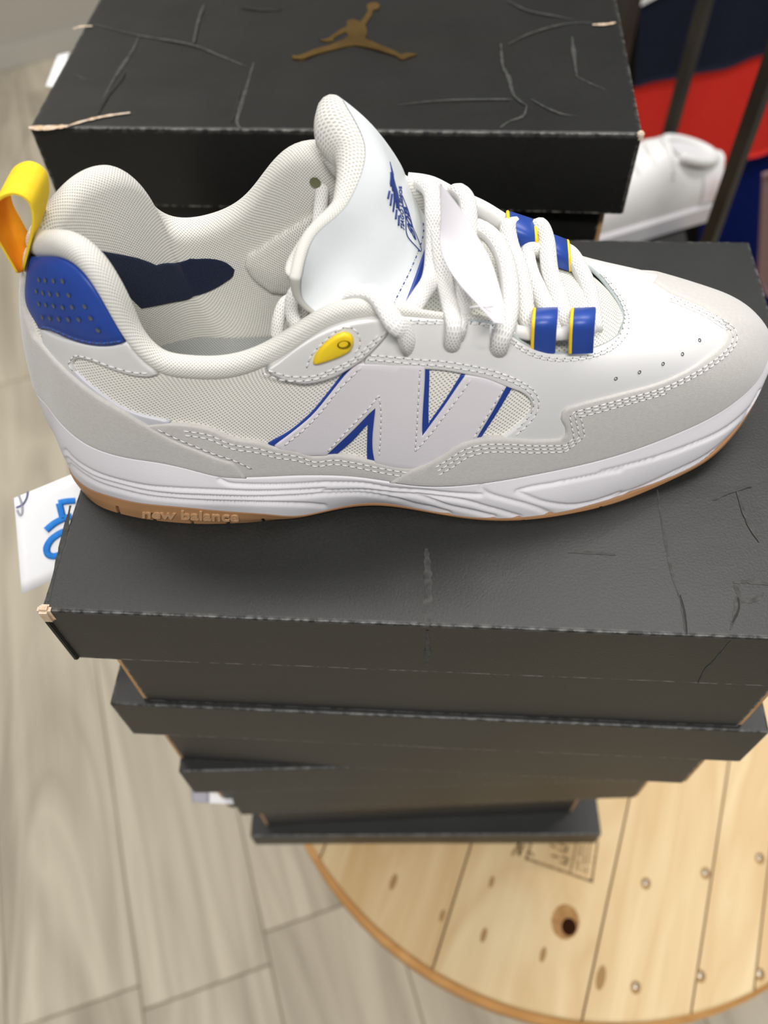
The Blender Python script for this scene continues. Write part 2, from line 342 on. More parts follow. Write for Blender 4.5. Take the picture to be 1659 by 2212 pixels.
# ------------------------------------------------------------------ shoe boxes
def lid_vf(x0, x1, y0, y1, z0, z1, bev, amp, seed):
    bm = bmesh.new(); bmesh.ops.create_cube(bm, size=1.0)
    for v in bm.verts: v.co = Vector((x0+(v.co.x+.5)*(x1-x0), y0+(v.co.y+.5)*(y1-y0), z0+(v.co.z+.5)*(z1-z0)))
    bmesh.ops.delete(bm, geom=[f for f in bm.faces if f.normal.z < -.5], context='FACES')
    ed = [e for e in bm.edges if len(e.link_faces) == 2]
    bmesh.ops.bevel(bm, geom=ed, offset=bev, segments=2, affect='EDGES', profile=.6)
    for e_len, cuts in ((.1, 22),):
        bmesh.ops.subdivide_edges(bm, edges=[e for e in bm.edges if e.calc_length() > e_len], cuts=cuts, use_grid_fill=True)
    for v in bm.verts:
        c = v.co.copy(); n1 = mnoise.noise(Vector((c.x*9+seed, c.y*9, c.z*9))); n2 = mnoise.noise(Vector((c.x*31+seed, c.y*31, c.z*20+5)))
        k = amp*(n1+.35*n2)
        tx = min(c.x-x0, x1-c.x); ty = min(c.y-y0, y1-c.y)
        if c.z > z1-1e-4: v.co.z -= abs(k)*min(1, min(tx, ty)/.03)
        else:
            if c.y < y0+1e-4 or c.y > y1-1e-4: v.co.y += k*.6*(z1-c.z)/(z1-z0)
            if c.x < x0+1e-4 or c.x > x1-1e-4: v.co.x += k*.6*(z1-c.z)/(z1-z0)
    bmesh.ops.recalc_face_normals(bm, faces=bm.faces[:])
    bmesh.ops.solidify(bm, geom=bm.faces[:], thickness=.0016)
    bm.verts.index_update(); V = [v.co[:] for v in bm.verts]; Fc = [[v.index for v in f.verts] for f in bm.faces]; bm.free()
    return V, Fc
def rotz(V, c, a):
    ca, sa = math.cos(a), math.sin(a)
    return [(c[0]+(v[0]-c[0])*ca-(v[1]-c[1])*sa, c[1]+(v[0]-c[0])*sa+(v[1]-c[1])*ca, v[2]) for v in V]
def shoe_box(name, label, x0, y0, w, d, ztop, h, lid_h, ang=0.0, mat='card', inset=.009, bev=.0012, amp=.0008, seed=0.0, group=None):
    c = (x0, y0)
    e = empty(name, (x0+w/2*math.cos(ang)-d/2*math.sin(ang), y0+w/2*math.sin(ang)+d/2*math.cos(ang), ztop-h), label, 'box', group)
    V, Fc = lid_vf(x0, x0+w, y0, y0+d, ztop-lid_h, ztop, bev, amp, seed); obj('lid', rotz(V, c, ang), Fc, M[mat], e, False)
    i = inset; bx0, bx1, by0, by1, bz0, bz1 = x0+i, x0+w-i, y0+i, y0+d-i, ztop-h, ztop-.003; t = .003
    parts = [box_vf(bx0+t, bx1-t, by0, by0+t, bz0, bz1), box_vf(bx0+t, bx1-t, by1-t, by1, bz0, bz1), box_vf(bx0, bx1, by0+t, by1-t, bz0, bz0+t)]
    V, Fc = join_vf(parts); obj('body', rotz(V, c, ang), Fc, M[mat], e, False)
    for xa in (bx0, bx1-t):
        V, Fc = box_vf(xa, xa+t, by0+.0008, by1-.0008, bz0, bz1-.001, .0006); obj('end_panel', rotz(V, c, ang), Fc, M['kraft'], e, False)
    return e
BOXW, BOXD = .3325, .2455
b1 = shoe_box('shoe_box', 'charcoal shoe box directly under the white sneaker, top of the near stack', 0, 0, BOXW, BOXD, 0, .118, .0455, 0, seed=1.3, group='charcoal shoe boxes in the near stack')
P = atz(236, 1521, -.118); Q = atz(1650, 1582, -.118); a2 = math.atan2(Q[1]-P[1], Q[0]-P[0])
b2 = shoe_box('shoe_box', 'charcoal shoe box second from the top of the near stack', P[0], P[1], .345, .246, -.118, .118, .046, a2, seed=4.1, group='charcoal shoe boxes in the near stack')
P = atz(385, 1668, -.236); Q = atz(900, 1655, -.236); a3 = math.atan2(Q[1]-P[1], Q[0]-P[0])
b3 = shoe_box('shoe_box', 'charcoal shoe box third from the top, turned slightly in the near stack', P[0], P[1], .335, .235, -.236, .118, .045, a3, seed=7.7, group='charcoal shoe boxes in the near stack')
P = atz(500, 1727, -.354); Q = atz(1318, 1690, -.354); a4 = math.atan2(Q[1]-P[1], Q[0]-P[0])
b4 = shoe_box('shoe_box', 'charcoal shoe box second from the bottom of the near stack', P[0], P[1], np.hypot(*(Q-P)[:2]), .222, -.354, .118, .045, a4, seed=9.2, group='charcoal shoe boxes in the near stack')
P = atz(540, 1807, -.472); Q = atz(1300, 1803, -.472); a5 = math.atan2(Q[1]-P[1], Q[0]-P[0])
b5 = shoe_box('shoe_box', 'shallow charcoal shoe box at the bottom, resting on the pine table', P[0], P[1], np.hypot(*(Q-P)[:2]), .23, -.472, .0575, .03, a5, inset=.016, seed=2.2, group='charcoal shoe boxes in the near stack')

# scuffs and creases on the top box
def ribbon_px(pts, z=None, y=None, w=.0016, lift=.0001):
    P = catmull([atz(*p, z+lift) if z is not None else aty(*p, y-lift) for p in pts], 6); V = []; m = len(P)
    up = np.array([0, 0, 1.]) if z is not None else np.array([0, -1., 0])
    T = np.gradient(P, axis=0); T /= np.linalg.norm(T, axis=1)[:, None]
    for i in range(m):
        s = np.cross(up, T[i]); ww = w*(.35+.65*math.sin(math.pi*min(max(i/(m-1), .04), .96)))*(.6+.8*random.random())/2
        V += [P[i]-s*ww, P[i]+up*.0001, P[i]+s*ww]
    return V, grid_faces(m, 3)
def creases(parent, lst, z=None, y=None, mat='crease', name='crease'):
    for pts, w in lst: obj(name, *ribbon_px(pts, z, y, w), M[mat], parent, True)
creases(b1, [([(921, 1185), (924, 1230), (925, 1290), (923, 1350)], .004), ([(1420, 1058), (1432, 1140), (1452, 1240), (1468, 1290)], .0012), ([(1470, 1290), (1478, 1330), (1483, 1372)], .0014),
             ([(1584, 1258), (1620, 1256), (1659, 1262)], .002), ([(1586, 1262), (1596, 1285), (1590, 1320), (1578, 1360)], .0022), ([(1600, 1300), (1630, 1296), (1650, 1280)], .002), ([(1540, 1080), (1580, 1062), (1625, 1050)], .0012),
             ([(1592, 1060), (1612, 1120), (1640, 1170)], .0014), ([(1226, 1192), (1270, 1194), (1330, 1198)], .0018)], z=0)
creases(b1, [([(923, 1362), (924, 1400), (921, 1445)], .0022), ([(1578, 1385), (1550, 1420), (1524, 1448), (1508, 1476)], .0012)], y=0)
creases(b1, [([(152, 1092), (138, 1160), (120, 1228), (103, 1300)], .0022)], z=0, mat='crease')
creases(b1, [([(1594, 1290), (1596, 1315), (1582, 1345)], .001), ([(1470, 1285), (1480, 1330), (1484, 1370)], .0008)], z=.0002, mat='crease_dark', name='fold')
V, Fc = box_vf(-.0016, .0042, -.0014, .003, -.0085, .0012, .0012); obj('torn_corner', V, Fc, M['torn'], b1, False)
V, Fc = box_vf(-.0012, .0012, -.0012, .0014, -.046, -.0085, .0005); obj('corner_seam', V, Fc, M['crease_dark'], b1, False)

# ------------------------------------------------------------------ black box behind, gold emblem
JZ = .042; jl = atz(62, 275, JZ); jr = atz(1390, 290, JZ); aj = math.atan2(jr[1]-jl[1], jr[0]-jl[0]); jw = float(np.hypot(*(jr-jl)[:2]))
bj = shoe_box('shoe_box', 'worn glossy black shoe box with a gold jumping-figure emblem, behind the sneaker', jl[0], jl[1], jw, .25, JZ, .125, .05, aj, 'card_black', .009, .0022, .0022, 5.5)
bk = shoe_box('shoe_box', 'black shoe box hidden under the one with the gold emblem', jl[0]+.004, jl[1]+.004, jw, .25, JZ-.125, .125, .05, aj, 'card_black', seed=3.1)
for i in range(2):
    shoe_box('shoe_box', ['black shoe box in the rear stack, second from the table', 'black shoe box lowest in the rear stack, on the table'][i], jl[0]+.002+.003*i, jl[1]+.003-.004*i, jw, .245, JZ-.25-.161*i, .1608, .05, aj, 'card_black', seed=6.0+i)
jm = [(55,700),(75,688),(130,690),(190,675),(240,655),(330,615),(430,585),(535,560),(600,530),(665,505),(710,485),(735,460),(760,440),(740,415),(722,400),(660,430),(600,460),(565,490),(585,508),(540,508),(490,515),(440,510),(395,493),(450,492),(510,475),(545,450),(600,410),(680,355),(735,332),(745,310),(732,280),(755,255),(810,240),(860,252),(905,275),(940,230),(985,165),(1000,125),(985,85),(1000,50),(1050,32),(1110,35),(1145,60),(1140,95),(1110,118),(1060,125),(1050,185),(1010,250),(965,310),(985,370),(985,430),(965,470),(1000,495),(1060,515),(1150,560),(1260,600),(1350,640),(1410,675),(1470,660),(1490,655),(1560,665),(1605,672),(1590,685),(1520,705),(1450,735),(1420,740),(1390,725),(1350,695),(1260,665),(1150,630),(1040,600),(900,570),(830,562),(740,575),(640,600),(500,635),(380,665),(280,700),(220,725),(150,733),(80,728)]
pts = [atz(620+p[0]*.1748, p[1]*.1748, JZ) for p in jm]
V, Fc = flat_poly(pts[::-1], JZ-.0006, .0009); obj('gold_emblem', V, Fc, M['gold'], bj, False)['label'] = 'gold foil emblem of a leaping figure with a ball'
creases(bj, [([(202, 52), (300, 76), (410, 95), (470, 118), (535, 145)], .0016), ([(300, 78), (285, 110), (262, 145), (240, 180), (222, 215)], .0022), ([(548, 135), (535, 180), (518, 235), (512, 262), (520, 280)], .0022),
             ([(440, 10), (428, 45), (418, 92)], .0022), ([(1095, 0), (1140, 22), (1200, 34), (1235, 42)], .0014), ([(1098, 95), (1150, 70), (1230, 50), (1320, 50)], .0014), ([(1082, 95), (1086, 140), (1100, 170), (1110, 205), (1138, 228)], .0022),
             ([(1138, 228), (1130, 250), (1100, 262), (1080, 276)], .002), ([(1148, 214), (1180, 232), (1215, 246), (1245, 250)], .0014), ([(1236, 80), (1240, 120), (1246, 165)], .0022), ([(1246, 165), (1280, 182), (1310, 194)], .001),
             ([(860, 226), (960, 216), (1080, 214), (1105, 215)], .0014), ([(160, 160), (170, 164), (185, 172)], .001)], z=JZ)
creases(bj, [([(270, 155), (255, 180), (232, 205), (212, 245)], .0025), ([(520, 190), (508, 240), (500, 262)], .0015), ([(520, 15), (580, 22), (610, 18)], .003)], z=JZ+.0002, mat='crease_dark', name='fold')
creases(bj, [([(62, 275), (100, 276), (145, 272)], .005), ([(145, 272), (185, 260), (230, 250), (281, 243)], .0022), ([(158, 62), (175, 57), (200, 56)], .0022), ([(1280, 53), (1310, 52), (1330, 48)], .0022)], z=JZ+.0006, mat='torn', name='torn_edge')
V, Fc = box_vf(jr[0]-.003, jr[0]+.0006, jr[1]-.0006, jr[1]+.003, JZ-.004, JZ+.0008, .0008); obj('torn_corner', V, Fc, M['torn'], bj, False)

# ------------------------------------------------------------------ paper notes
def sheet(name, quad, mat, parent=None, th=.0004, curl=0.0, n=8):
    q = [np.asarray(p, float) for p in quad]; nr = np.cross(q[1]-q[0], q[3]-q[0]); nr /= np.linalg.norm(nr); V = []
    for s in (0, 1):
        for i in range(n+1):
            for j in range(n+1):
                u, v = i/n, j/n; p = (q[0]*(1-u)+q[1]*u)*(1-v)+(q[3]*(1-u)+q[2]*u)*v
                V.append(p+nr*(curl*math.sin(math.pi*u)+(th if s == 0 else 0)))
    m = n+1; G = grid_faces(m, m); Fc = G+[tuple(m*m+i for i in f[::-1]) for f in G]
    ring = [i*m for i in range(m)]+[(m-1)*m+j for j in range(1, m)]+[i*m+m-1 for i in range(m-2, -1, -1)]+[j for j in range(m-2, 0, -1)]
    Fc += [(ring[k], ring[k]+m*m, ring[(k+1) % len(ring)]+m*m, ring[(k+1) % len(ring)]) for k in range(len(ring))]
    return obj(name, V, Fc, mat, parent, True), nr
# price note hanging off the left end of the top box: plane given by three depths
NQ = [atz(30, 1076, -.030), atz(185, 1012, -.030), atz(206, 1214, -.060), atz(47, 1283, -.060)]
# keep the card left of the box end
note = empty('price_note', NQ[3], 'white paper note with blue handwritten number, hanging at the left end of the top box', 'paper note')
shp, nnr = sheet('paper', NQ, M['paper'], note, .0004, 0)
def on_note(px, py, lift=.0006):
    d = ray(px, py); q0 = NQ[0]; t = ((q0-CAM)@nnr)/(d@nnr); p = CAM+t*d
    return p + nnr*lift*(1 if nnr@(CAM-p) > 0 else -1)
def ink(name, pts, r, mat, n=6): 
    P = catmull([on_note(*p) for p in pts], 6); return obj(name, *tube_vf(P, r, 6, .25, ref=nnr), mat, note)
k_ = 300/1659
ink('handwriting', [(900*k_, 980+562*k_), (780*k_, 980+572*k_), (700*k_, 980+590*k_)], .0016, M['ink_blue'])
ink('handwriting', [(708*k_, 980+590*k_), (730*k_, 980+680*k_), (752*k_, 980+775*k_)], .0017, M['ink_blue'])
ink('handwriting', [(860*k_, 980+745*k_), (740*k_, 980+785*k_), (640*k_, 980+840*k_), (552*k_, 980+915*k_)], .0017, M['ink_blue'])
ink('handwriting', [(830*k_, 980+915*k_), (740*k_, 980+940*k_), (620*k_, 980+1020*k_), (560*k_, 980+1120*k_), (575*k_, 980+1200*k_), (640*k_, 980+1225*k_), (720*k_, 980+1205*k_)], .0017, M['ink_blue'])
ink('string_loop', [(335*k_, 980+450*k_), (318*k_, 980+530*k_), (270*k_, 980+605*k_), (195*k_, 980+645*k_)], .0005, M['string'])
ink('string_loop', [(205*k_, 980+672*k_), (240*k_, 980+735*k_), (265*k_, 980+700*k_), (262*k_, 980+610*k_), (225*k_, 980+490*k_)], .0005, M['label_grey'])
# small labels sticking out at box ends
lz = -.33
lb, _ = sheet('box_label', [atz(412, 1706, lz), atz(500, 1716, lz), atz(505, 1737, lz), atz(414, 1733, lz)], M['paper'], None, .0006, 0, 4)
tag(lb, 'small white paper label sticking out at the left end of the lower charcoal boxes', 'label')
g_, _ = sheet('grey_half', [atz(412, 1706, lz+.0008), atz(452, 1709, lz+.0008), atz(452, 1735, lz+.0008), atz(414, 1733, lz+.0008)], M['label_grey'], lb, .0002, 0, 3)
lz = -.02
lb2, _ = sheet('box_label', [atz(124, 118, lz), atz(150, 112, lz), atz(125, 190, lz), atz(98, 186, lz)], M['paper'], None, .0006, 0, 4)
tag(lb2, 'white paper label poking out beside the black box with the gold emblem', 'label')

# ------------------------------------------------------------------ background right: rack, garments, white sneaker on a dark box
SH = -.30
db = shoe_box('display_box', 'dark grey box that carries the white sneaker in the background', .215, .575, .222, .215, SH, .11, .04, .0, 'shelf', seed=8.1)
stand = empty('display_stand', (.32, .68, FLOOR), 'low black display stand under the dark grey box', 'stand')
obj('stand_top', *box_vf(.20, .44, .612, .80, SH-.135, SH-.11, .002), M['black_metal'], stand, False)
for x in (.21, .415):
    for y in (.62, .775): obj('leg', *box_vf(x, x+.018, y, y+.018, FLOOR, SH-.135), M['black_metal'], stand, False)
rack = empty('clothes_rack', (.5, .92, FLOOR), 'black metal clothes rack whose bar stands behind the white sneaker', 'rack')
pole = empty('rack_upright', (.43, .545, FLOOR), 'black metal upright in front of the white sneaker heel', 'rack')
def bar(p0, p1, y, r, name='upright', rack=rack):
    a, b_ = aty(*p0, y), aty(*p1, y); x = (a[0]+b_[0])/2
    obj(name, *tube_vf([(x, y, FLOOR), (x, y, .55)], r, 4), M['black_metal'], rack, False)
    return x
xb1 = bar((1522, 0), (1445, 300), .86, .0095); xb2 = bar((1664, 150), (1531, 515), .545, .0085, 'pole', pole); xb3 = bar((1358, 0), (1340, 60), .98, .018)
obj('cross_rail', *tube_vf([(xb3, .98, .45), (xb3+1.2, .98, .45)], .01, 8), M['black_metal'], rack)
obj('side_rail', *tube_vf([(xb1, .86, .5), (xb3, .98, .5)], .008, 8), M['black_metal'], rack)
obj('foot_rail', *tube_vf([(xb1, .86, FLOOR+.05), (xb3, .98, FLOOR+.05)], .008, 8), M['black_metal'], rack)
obj('base_plate', *box_vf(xb2-.006, xb2+.09, .536, .60, FLOOR, FLOOR+.008, .002), M['black_metal'], pole, False)
def cloth_band(name, top, bot, y0, mat, parent, amp=.005, nx=46, nz=14, th=.008):
    T = catmull([aty(px, py, y0) for px, py in top], 12); B = catmull([aty(px, py, y0) for px, py in bot], 12); V = []
    ii = np.linspace(0, len(T)-1, nx); Tt = np.array([[np.interp(i, range(len(T)), T[:, k]) for k in range(3)] for i in ii]); jj = np.linspace(0, len(B)-1, nx); Bb = np.array([[np.interp(i, range(len(B)), B[:, k]) for k in range(3)] for i in jj])
    for s in (0, th):
        for i in range(nx):
            for j in range(nz):
                t = j/(nz-1); p = Tt[i]*(1-t)+Bb[i]*t; w = amp*(math.sin(p[0]*46+p[2]*4)+.5*math.sin(p[0]*83+2)); V.append((p[0], p[1]+w+s, p[2]))
    G = grid_faces(nx, nz); n = nx*nz; Fc = G+[tuple(n+i for i in f[::-1]) for f in G]
    ring = [i*nz for i in range(nx)]+[(nx-1)*nz+j for j in range(1, nz)]+[i*nz+nz-1 for i in range(nx-2, -1, -1)]+list(range(nz-2, 0, -1))
    Fc += [(ring[k], ring[(k+1) % len(ring)], ring[(k+1) % len(ring)]+n, ring[k]+n) for k in range(len(ring))]
    return obj(name, V, Fc, mat, parent)
gy = 1.06
g1 = empty('striped_garment', aty(1500, 350, gy), 'hanging garment with navy and red colour blocks behind the black bars', 'garment')
cloth_band('white_block', [(1384, -260), (1560, -330), (1800, -420)], [(1384, 10), (1480, -22), (1800, -130)], gy, M['white_cloth'], g1)
cloth_band('navy_block', [(1384, 11), (1480, -21), (1800, -129)], [(1372, 192), (1500, 160), (1659, 122), (1820, 80)], gy, M['navy_cloth'], g1)
cloth_band('red_block', [(1372, 193), (1500, 161), (1659, 123), (1820, 81)], [(1330, 420), (1480, 420), (1600, 352), (1659, 330), (1820, 250)], gy, M['red_cloth'], g1)
g2 = empty('blue_garment', aty(1620, 700, 1.2), 'deep blue garment hanging low beneath the red one', 'garment')
cloth_band('blue_cloth', [(1530, 345), (1600, 320), (1659, 290), (1820, 240)], [(1470, 900), (1600, 900), (1820, 880)], 1.16, M['blue_cloth'], g2)
g3 = empty('pink_garment', aty(1665, 560, .9), 'sliver of dusty pink fabric at the right edge behind the charcoal box', 'garment')
cloth_band('pink_fabric', [(1650, 385), (1668, 380), (1720, 370)], [(1638, 600), (1660, 640), (1720, 640)], .9, M['pink_cloth'], g3, .003)
dark = empty('dark_garment', aty(1500, 700, 1.35), 'near-black garment at the back of the clothes rack', 'garment')
cloth_band('dark_cloth', [(1300, -300), (1500, -300), (1800, -300)], [(1300, 700), (1500, 700), (1800, 700)], 1.4, noise_mat('dark_fabric', lin(24, 22, 18), lin(36, 33, 27), .95, .1, 90), dark, .02)

# white sneaker (only its heel half shows past the black box)
ws = empty('white_sneaker', (.36, .70, SH), 'all-white leather sneaker on the dark grey box behind the black box', 'shoe')
hx, hy = atz(1553, 474, SH)[:2]; tx, ty = atz(1388, 510, SH)[:2]; wa = math.atan2(ty-hy, tx-hx)
def wloc(x, y, z):   # x heel->toe, y to the camera side
    ca, sa = math.cos(wa), math.sin(wa); return (hx+x*ca-y*sa*1.0, hy+x*sa+y*ca, SH+z)
L_ = .285
def wout(t):  # half width, centreline
    return .031+.017*math.sin(min(t*1.25, 1)*math.pi*.5)**1.5 if t < .8 else .048*math.sqrt(max(1-((t-.72)/.285)**2, 0.0))
nst = 40; near_sign = 1
V = []; prof = [(0, .96, 0), (0, 1.0, .004), (0, 1.0, .024), (0, .95, .027)]
def wsec(t, rows):
    out = []; hw = max(wout(t), .002); 
    if t < .06: hw *= math.sqrt(max(1-((.06-t)/.062)**2, .02))
    top = (.066+.026*math.exp(-((t-.30)/.10)**2)) if t < .30 else .028+.064*max(0, 1-((t-.30)/.72))**1.1
    for k in range(rows):
        a = math.pi*k/(rows-1); c, s = math.cos(a), math.sin(a)
        out.append((t*L_, -hw*np.sign(c)*abs(c)**.7*.97-.030, .022+(top-.022)*abs(s)**.8))
    return out
V = []; rows = 21
for i in range(nst):
    t = .005+.985*i/(nst-1); V += [wloc(*p) for p in wsec(t, rows)]
obj('upper', V, grid_faces(nst, rows), M['white_shoe'], ws)
V = []; ring = []
for i in range(nst): 
    t = .002+.995*i/(nst-1); hw = max(wout(t), .002)*1.06
    if t < .06: hw *= math.sqrt(max(1-((.06-t)/.064)**2, .02))
    for y, z in ((-hw*.9, 0), (-hw, .004), (-hw, .023), (-hw*.94, .026), (hw*.94, .026), (hw, .023), (hw, .004), (hw*.9, 0)): V.append(wloc(t*L_*1.015-.002, y-.030, z))
Fc = grid_faces(nst, 8)+[(i*8+7, i*8, (i+1)*8, (i+1)*8+7) for i in range(nst-1)]+[tuple(range(8)), tuple((nst-1)*8+k for k in range(7, -1, -1))]
obj('sole', V, Fc, M['white_rubber'], ws, False)
V = []
for i in range(10):
    t = .008+.118*i/9; sec = wsec(t, 21)
    for k in range(14, 21): p = sec[k]; V.append(wloc(p[0]-.0012, p[1]+.0016, max(p[2]+.0004, .03)))
obj('heel_patch', V, grid_faces(10, 7), M['heel_print'], ws)
P = [wloc(.012+.034*(1-math.cos(a)), -.030+.021*math.sin(a), .0645+.012*(1-math.cos(a))) for a in np.linspace(-2.2, 2.2, 36)]
obj('collar', *tube_vf(P, .0055, 10), M['white_shoe'], ws)
cc = np.mean(P, 0); V = [tuple(cc)]+P; obj('collar_inside', V, [(0, i, i+1) for i in range(1, len(P))]+[(0, len(P), 1)], M['white_rubber'], ws)
for k in range(5):
    t = .074+.018*k; zt = .083-.004*k
    P = catmull([wloc(t, -.050, zt-.004), wloc(t+.002, -.042, zt+.004), wloc(t+.003, -.028, zt+.008), wloc(t+.004, -.012, zt+.002), wloc(t+.004, -.004, zt-.012)], 5)
    obj('lace', *tube_vf(P, .0042, 8), M['white_shoe'], ws)
    obj('eyelet', *tube_vf([wloc(t+.004, -.0045, zt-.015), wloc(t+.004, -.0005, zt-.018)], .0036, 10), M['eyelet_dark'], ws)
# ================================================================== THE SNEAKER
def fabric_mat(name, base, hole, pitch=.0013, rough=.85, depth=.0004, mask=(.25, .8), ratio=1.0, strength=.6):
    m, nd, lk, b = new_mat(name, base, rough, .2, sheen=.15)
    tc = nd.new('ShaderNodeTexCoord'); sp = nd.new('ShaderNodeSeparateXYZ'); lk.new(tc.outputs['UV'], sp.inputs[0])
    k = math.pi/pitch
    cx = mathn(nd, lk, 'COSINE', mathn(nd, lk, 'MULTIPLY', sp.outputs[0], k)); cy = mathn(nd, lk, 'COSINE', mathn(nd, lk, 'MULTIPLY', sp.outputs[1], k*ratio))
    p = mathn(nd, lk, 'MULTIPLY', cx, cy)
    mr = nd.new('ShaderNodeMapRange'); mr.interpolation_type = 'SMOOTHSTEP'; mr.inputs[1].default_value = mask[0]; mr.inputs[2].default_value = mask[1]; lk.new(p, mr.inputs[0])
    mx = nd.new('ShaderNodeMixRGB'); lk.new(mathn(nd, lk, 'MULTIPLY', mr.outputs[0], strength), mx.inputs[0]); mx.inputs[1].default_value = (*base, 1); mx.inputs[2].default_value = (*hole, 1); lk.new(mx.outputs[0], b.inputs['Base Color'])
    bp = nd.new('ShaderNodeBump'); bp.inputs['Strength'].default_value = .7; bp.inputs['Distance'].default_value = depth; bp.invert = True
    lk.new(mr.outputs[0], bp.inputs['Height']); lk.new(bp.outputs[0], b.inputs['Normal'])
    return m
M['mesh'] = fabric_mat('cream_mesh', lin(246, 243, 235), lin(150, 147, 134), .00095, ratio=1.05, strength=.72)
M['mesh_open'] = fabric_mat('open_white_mesh', lin(236, 236, 226), lin(150, 150, 136), .0009)
M['lining'] = fabric_mat('lining_mesh', lin(228, 226, 219), lin(154, 153, 146), .00066, mask=(.1, .8))
M['insole'] = fabric_mat('insole_mesh', lin(168, 170, 168), lin(80, 82, 82), .0007, mask=(.3, .8))
M['navy_mesh'] = fabric_mat('navy_lining', lin(20, 32, 58), lin(8, 14, 30), .00058, mask=(.1, .8))
M['leather'] = noise_mat('white_leather', lin(226, 225, 224), lin(231, 230, 229), .42, .4, 20, bump=.12, bump_scale=900, bdist=.0003)
M['tongue_leather'] = noise_mat('tongue_leather', lin(224, 228, 230), lin(230, 234, 236), .36, .45, 20, bump=.2, bump_scale=420, bdist=.0005)
M['leather_n'] = noise_mat('shaded_logo_leather', lin(226, 221, 226), lin(231, 226, 230), .42, .4, 20, bump=.15, bump_scale=1100, bdist=.0003)  # white leather, the near side's lilac shading put into its colour
M['silver'] = noise_mat('silver_leather', lin(205, 204, 210), lin(214, 213, 219), .38, .5, 60)
M['suede'] = noise_mat('pale_grey_suede', lin(203, 199, 194), lin(213, 210, 205), .95, .1, 700, bump=.45, bump_scale=2600, sheen=.4, bdist=.0004)
M['blue'] = noise_mat('royal_blue_leather', lin(34, 66, 150), lin(42, 76, 164), .42, .4, 60, bump=.08, bump_scale=1200, bdist=.0002)
M['blue_edge'] = new_mat('blue_edging', lin(30, 62, 150), .35, .5)[0]
M['blue_rubber'] = noise_mat('blue_rubber', lin(32, 66, 152), lin(40, 76, 164), .38, .5, 40)
M['yellow'] = noise_mat('yellow_rubber', lin(244, 205, 32), lin(248, 214, 44), .4, .4, 60)
M['yellow_web'] = noise_mat('yellow_webbing', lin(252, 208, 40), lin(255, 220, 60), .8, .2, 300, stretch=(1, 1, 1), bump=.2, bump_scale=1500)
M['orange_web'] = noise_mat('orange_webbing_inside', lin(246, 164, 30), lin(250, 176, 40), .8, .2, 300, bump=.2, bump_scale=1500)
M['midsole'] = noise_mat('white_foam', lin(230, 227, 231), lin(235, 232, 235), .6, .3, 40, bump=.16, bump_scale=1100, bdist=.0004)
M['gum'] = noise_mat('gum_rubber', lin(168, 124, 84), lin(178, 134, 94), .5, .4, 50)
M['gum_text'] = noise_mat('gum_raised_rubber', lin(192, 152, 112), lin(200, 160, 120), .5, .4, 50)
M['lace'] = fabric_mat('white_lace', lin(238, 237, 233), lin(214, 212, 206), .00062, mask=(.0, .9), ratio=.55, depth=.0005)
M['thread'] = new_mat('white_thread', lin(232, 231, 230), .7, .2)[0]
M['thread_blue'] = new_mat('blue_thread', lin(64, 98, 180), .7, .2)[0]
M['stitch_hole'] = new_mat('stitch_hole', lin(120, 120, 120), .9, .05)[0]
M['dark_hole'] = new_mat('punched_hole', lin(96, 100, 100), .9, .05)[0]
M['grey_edge'] = new_mat('grey_cut_edge', lin(176, 184, 186), .8, .1)[0]
M['print_blue'] = new_mat('blue_print', lin(40, 62, 130), .5, .3)[0]
M['tag_paper'] = noise_mat('shaded_tag_card', lin(226, 222, 227), lin(232, 228, 232), .8, .15, 60)  # white paper greyed towards lilac: the tag's shade painted into its colour
M['plastic'] = new_mat('clear_plastic', lin(236, 236, 238), .25, .5)[0]
M['stain'] = new_mat('stain', lin(226, 206, 172), .9, .1)[0]

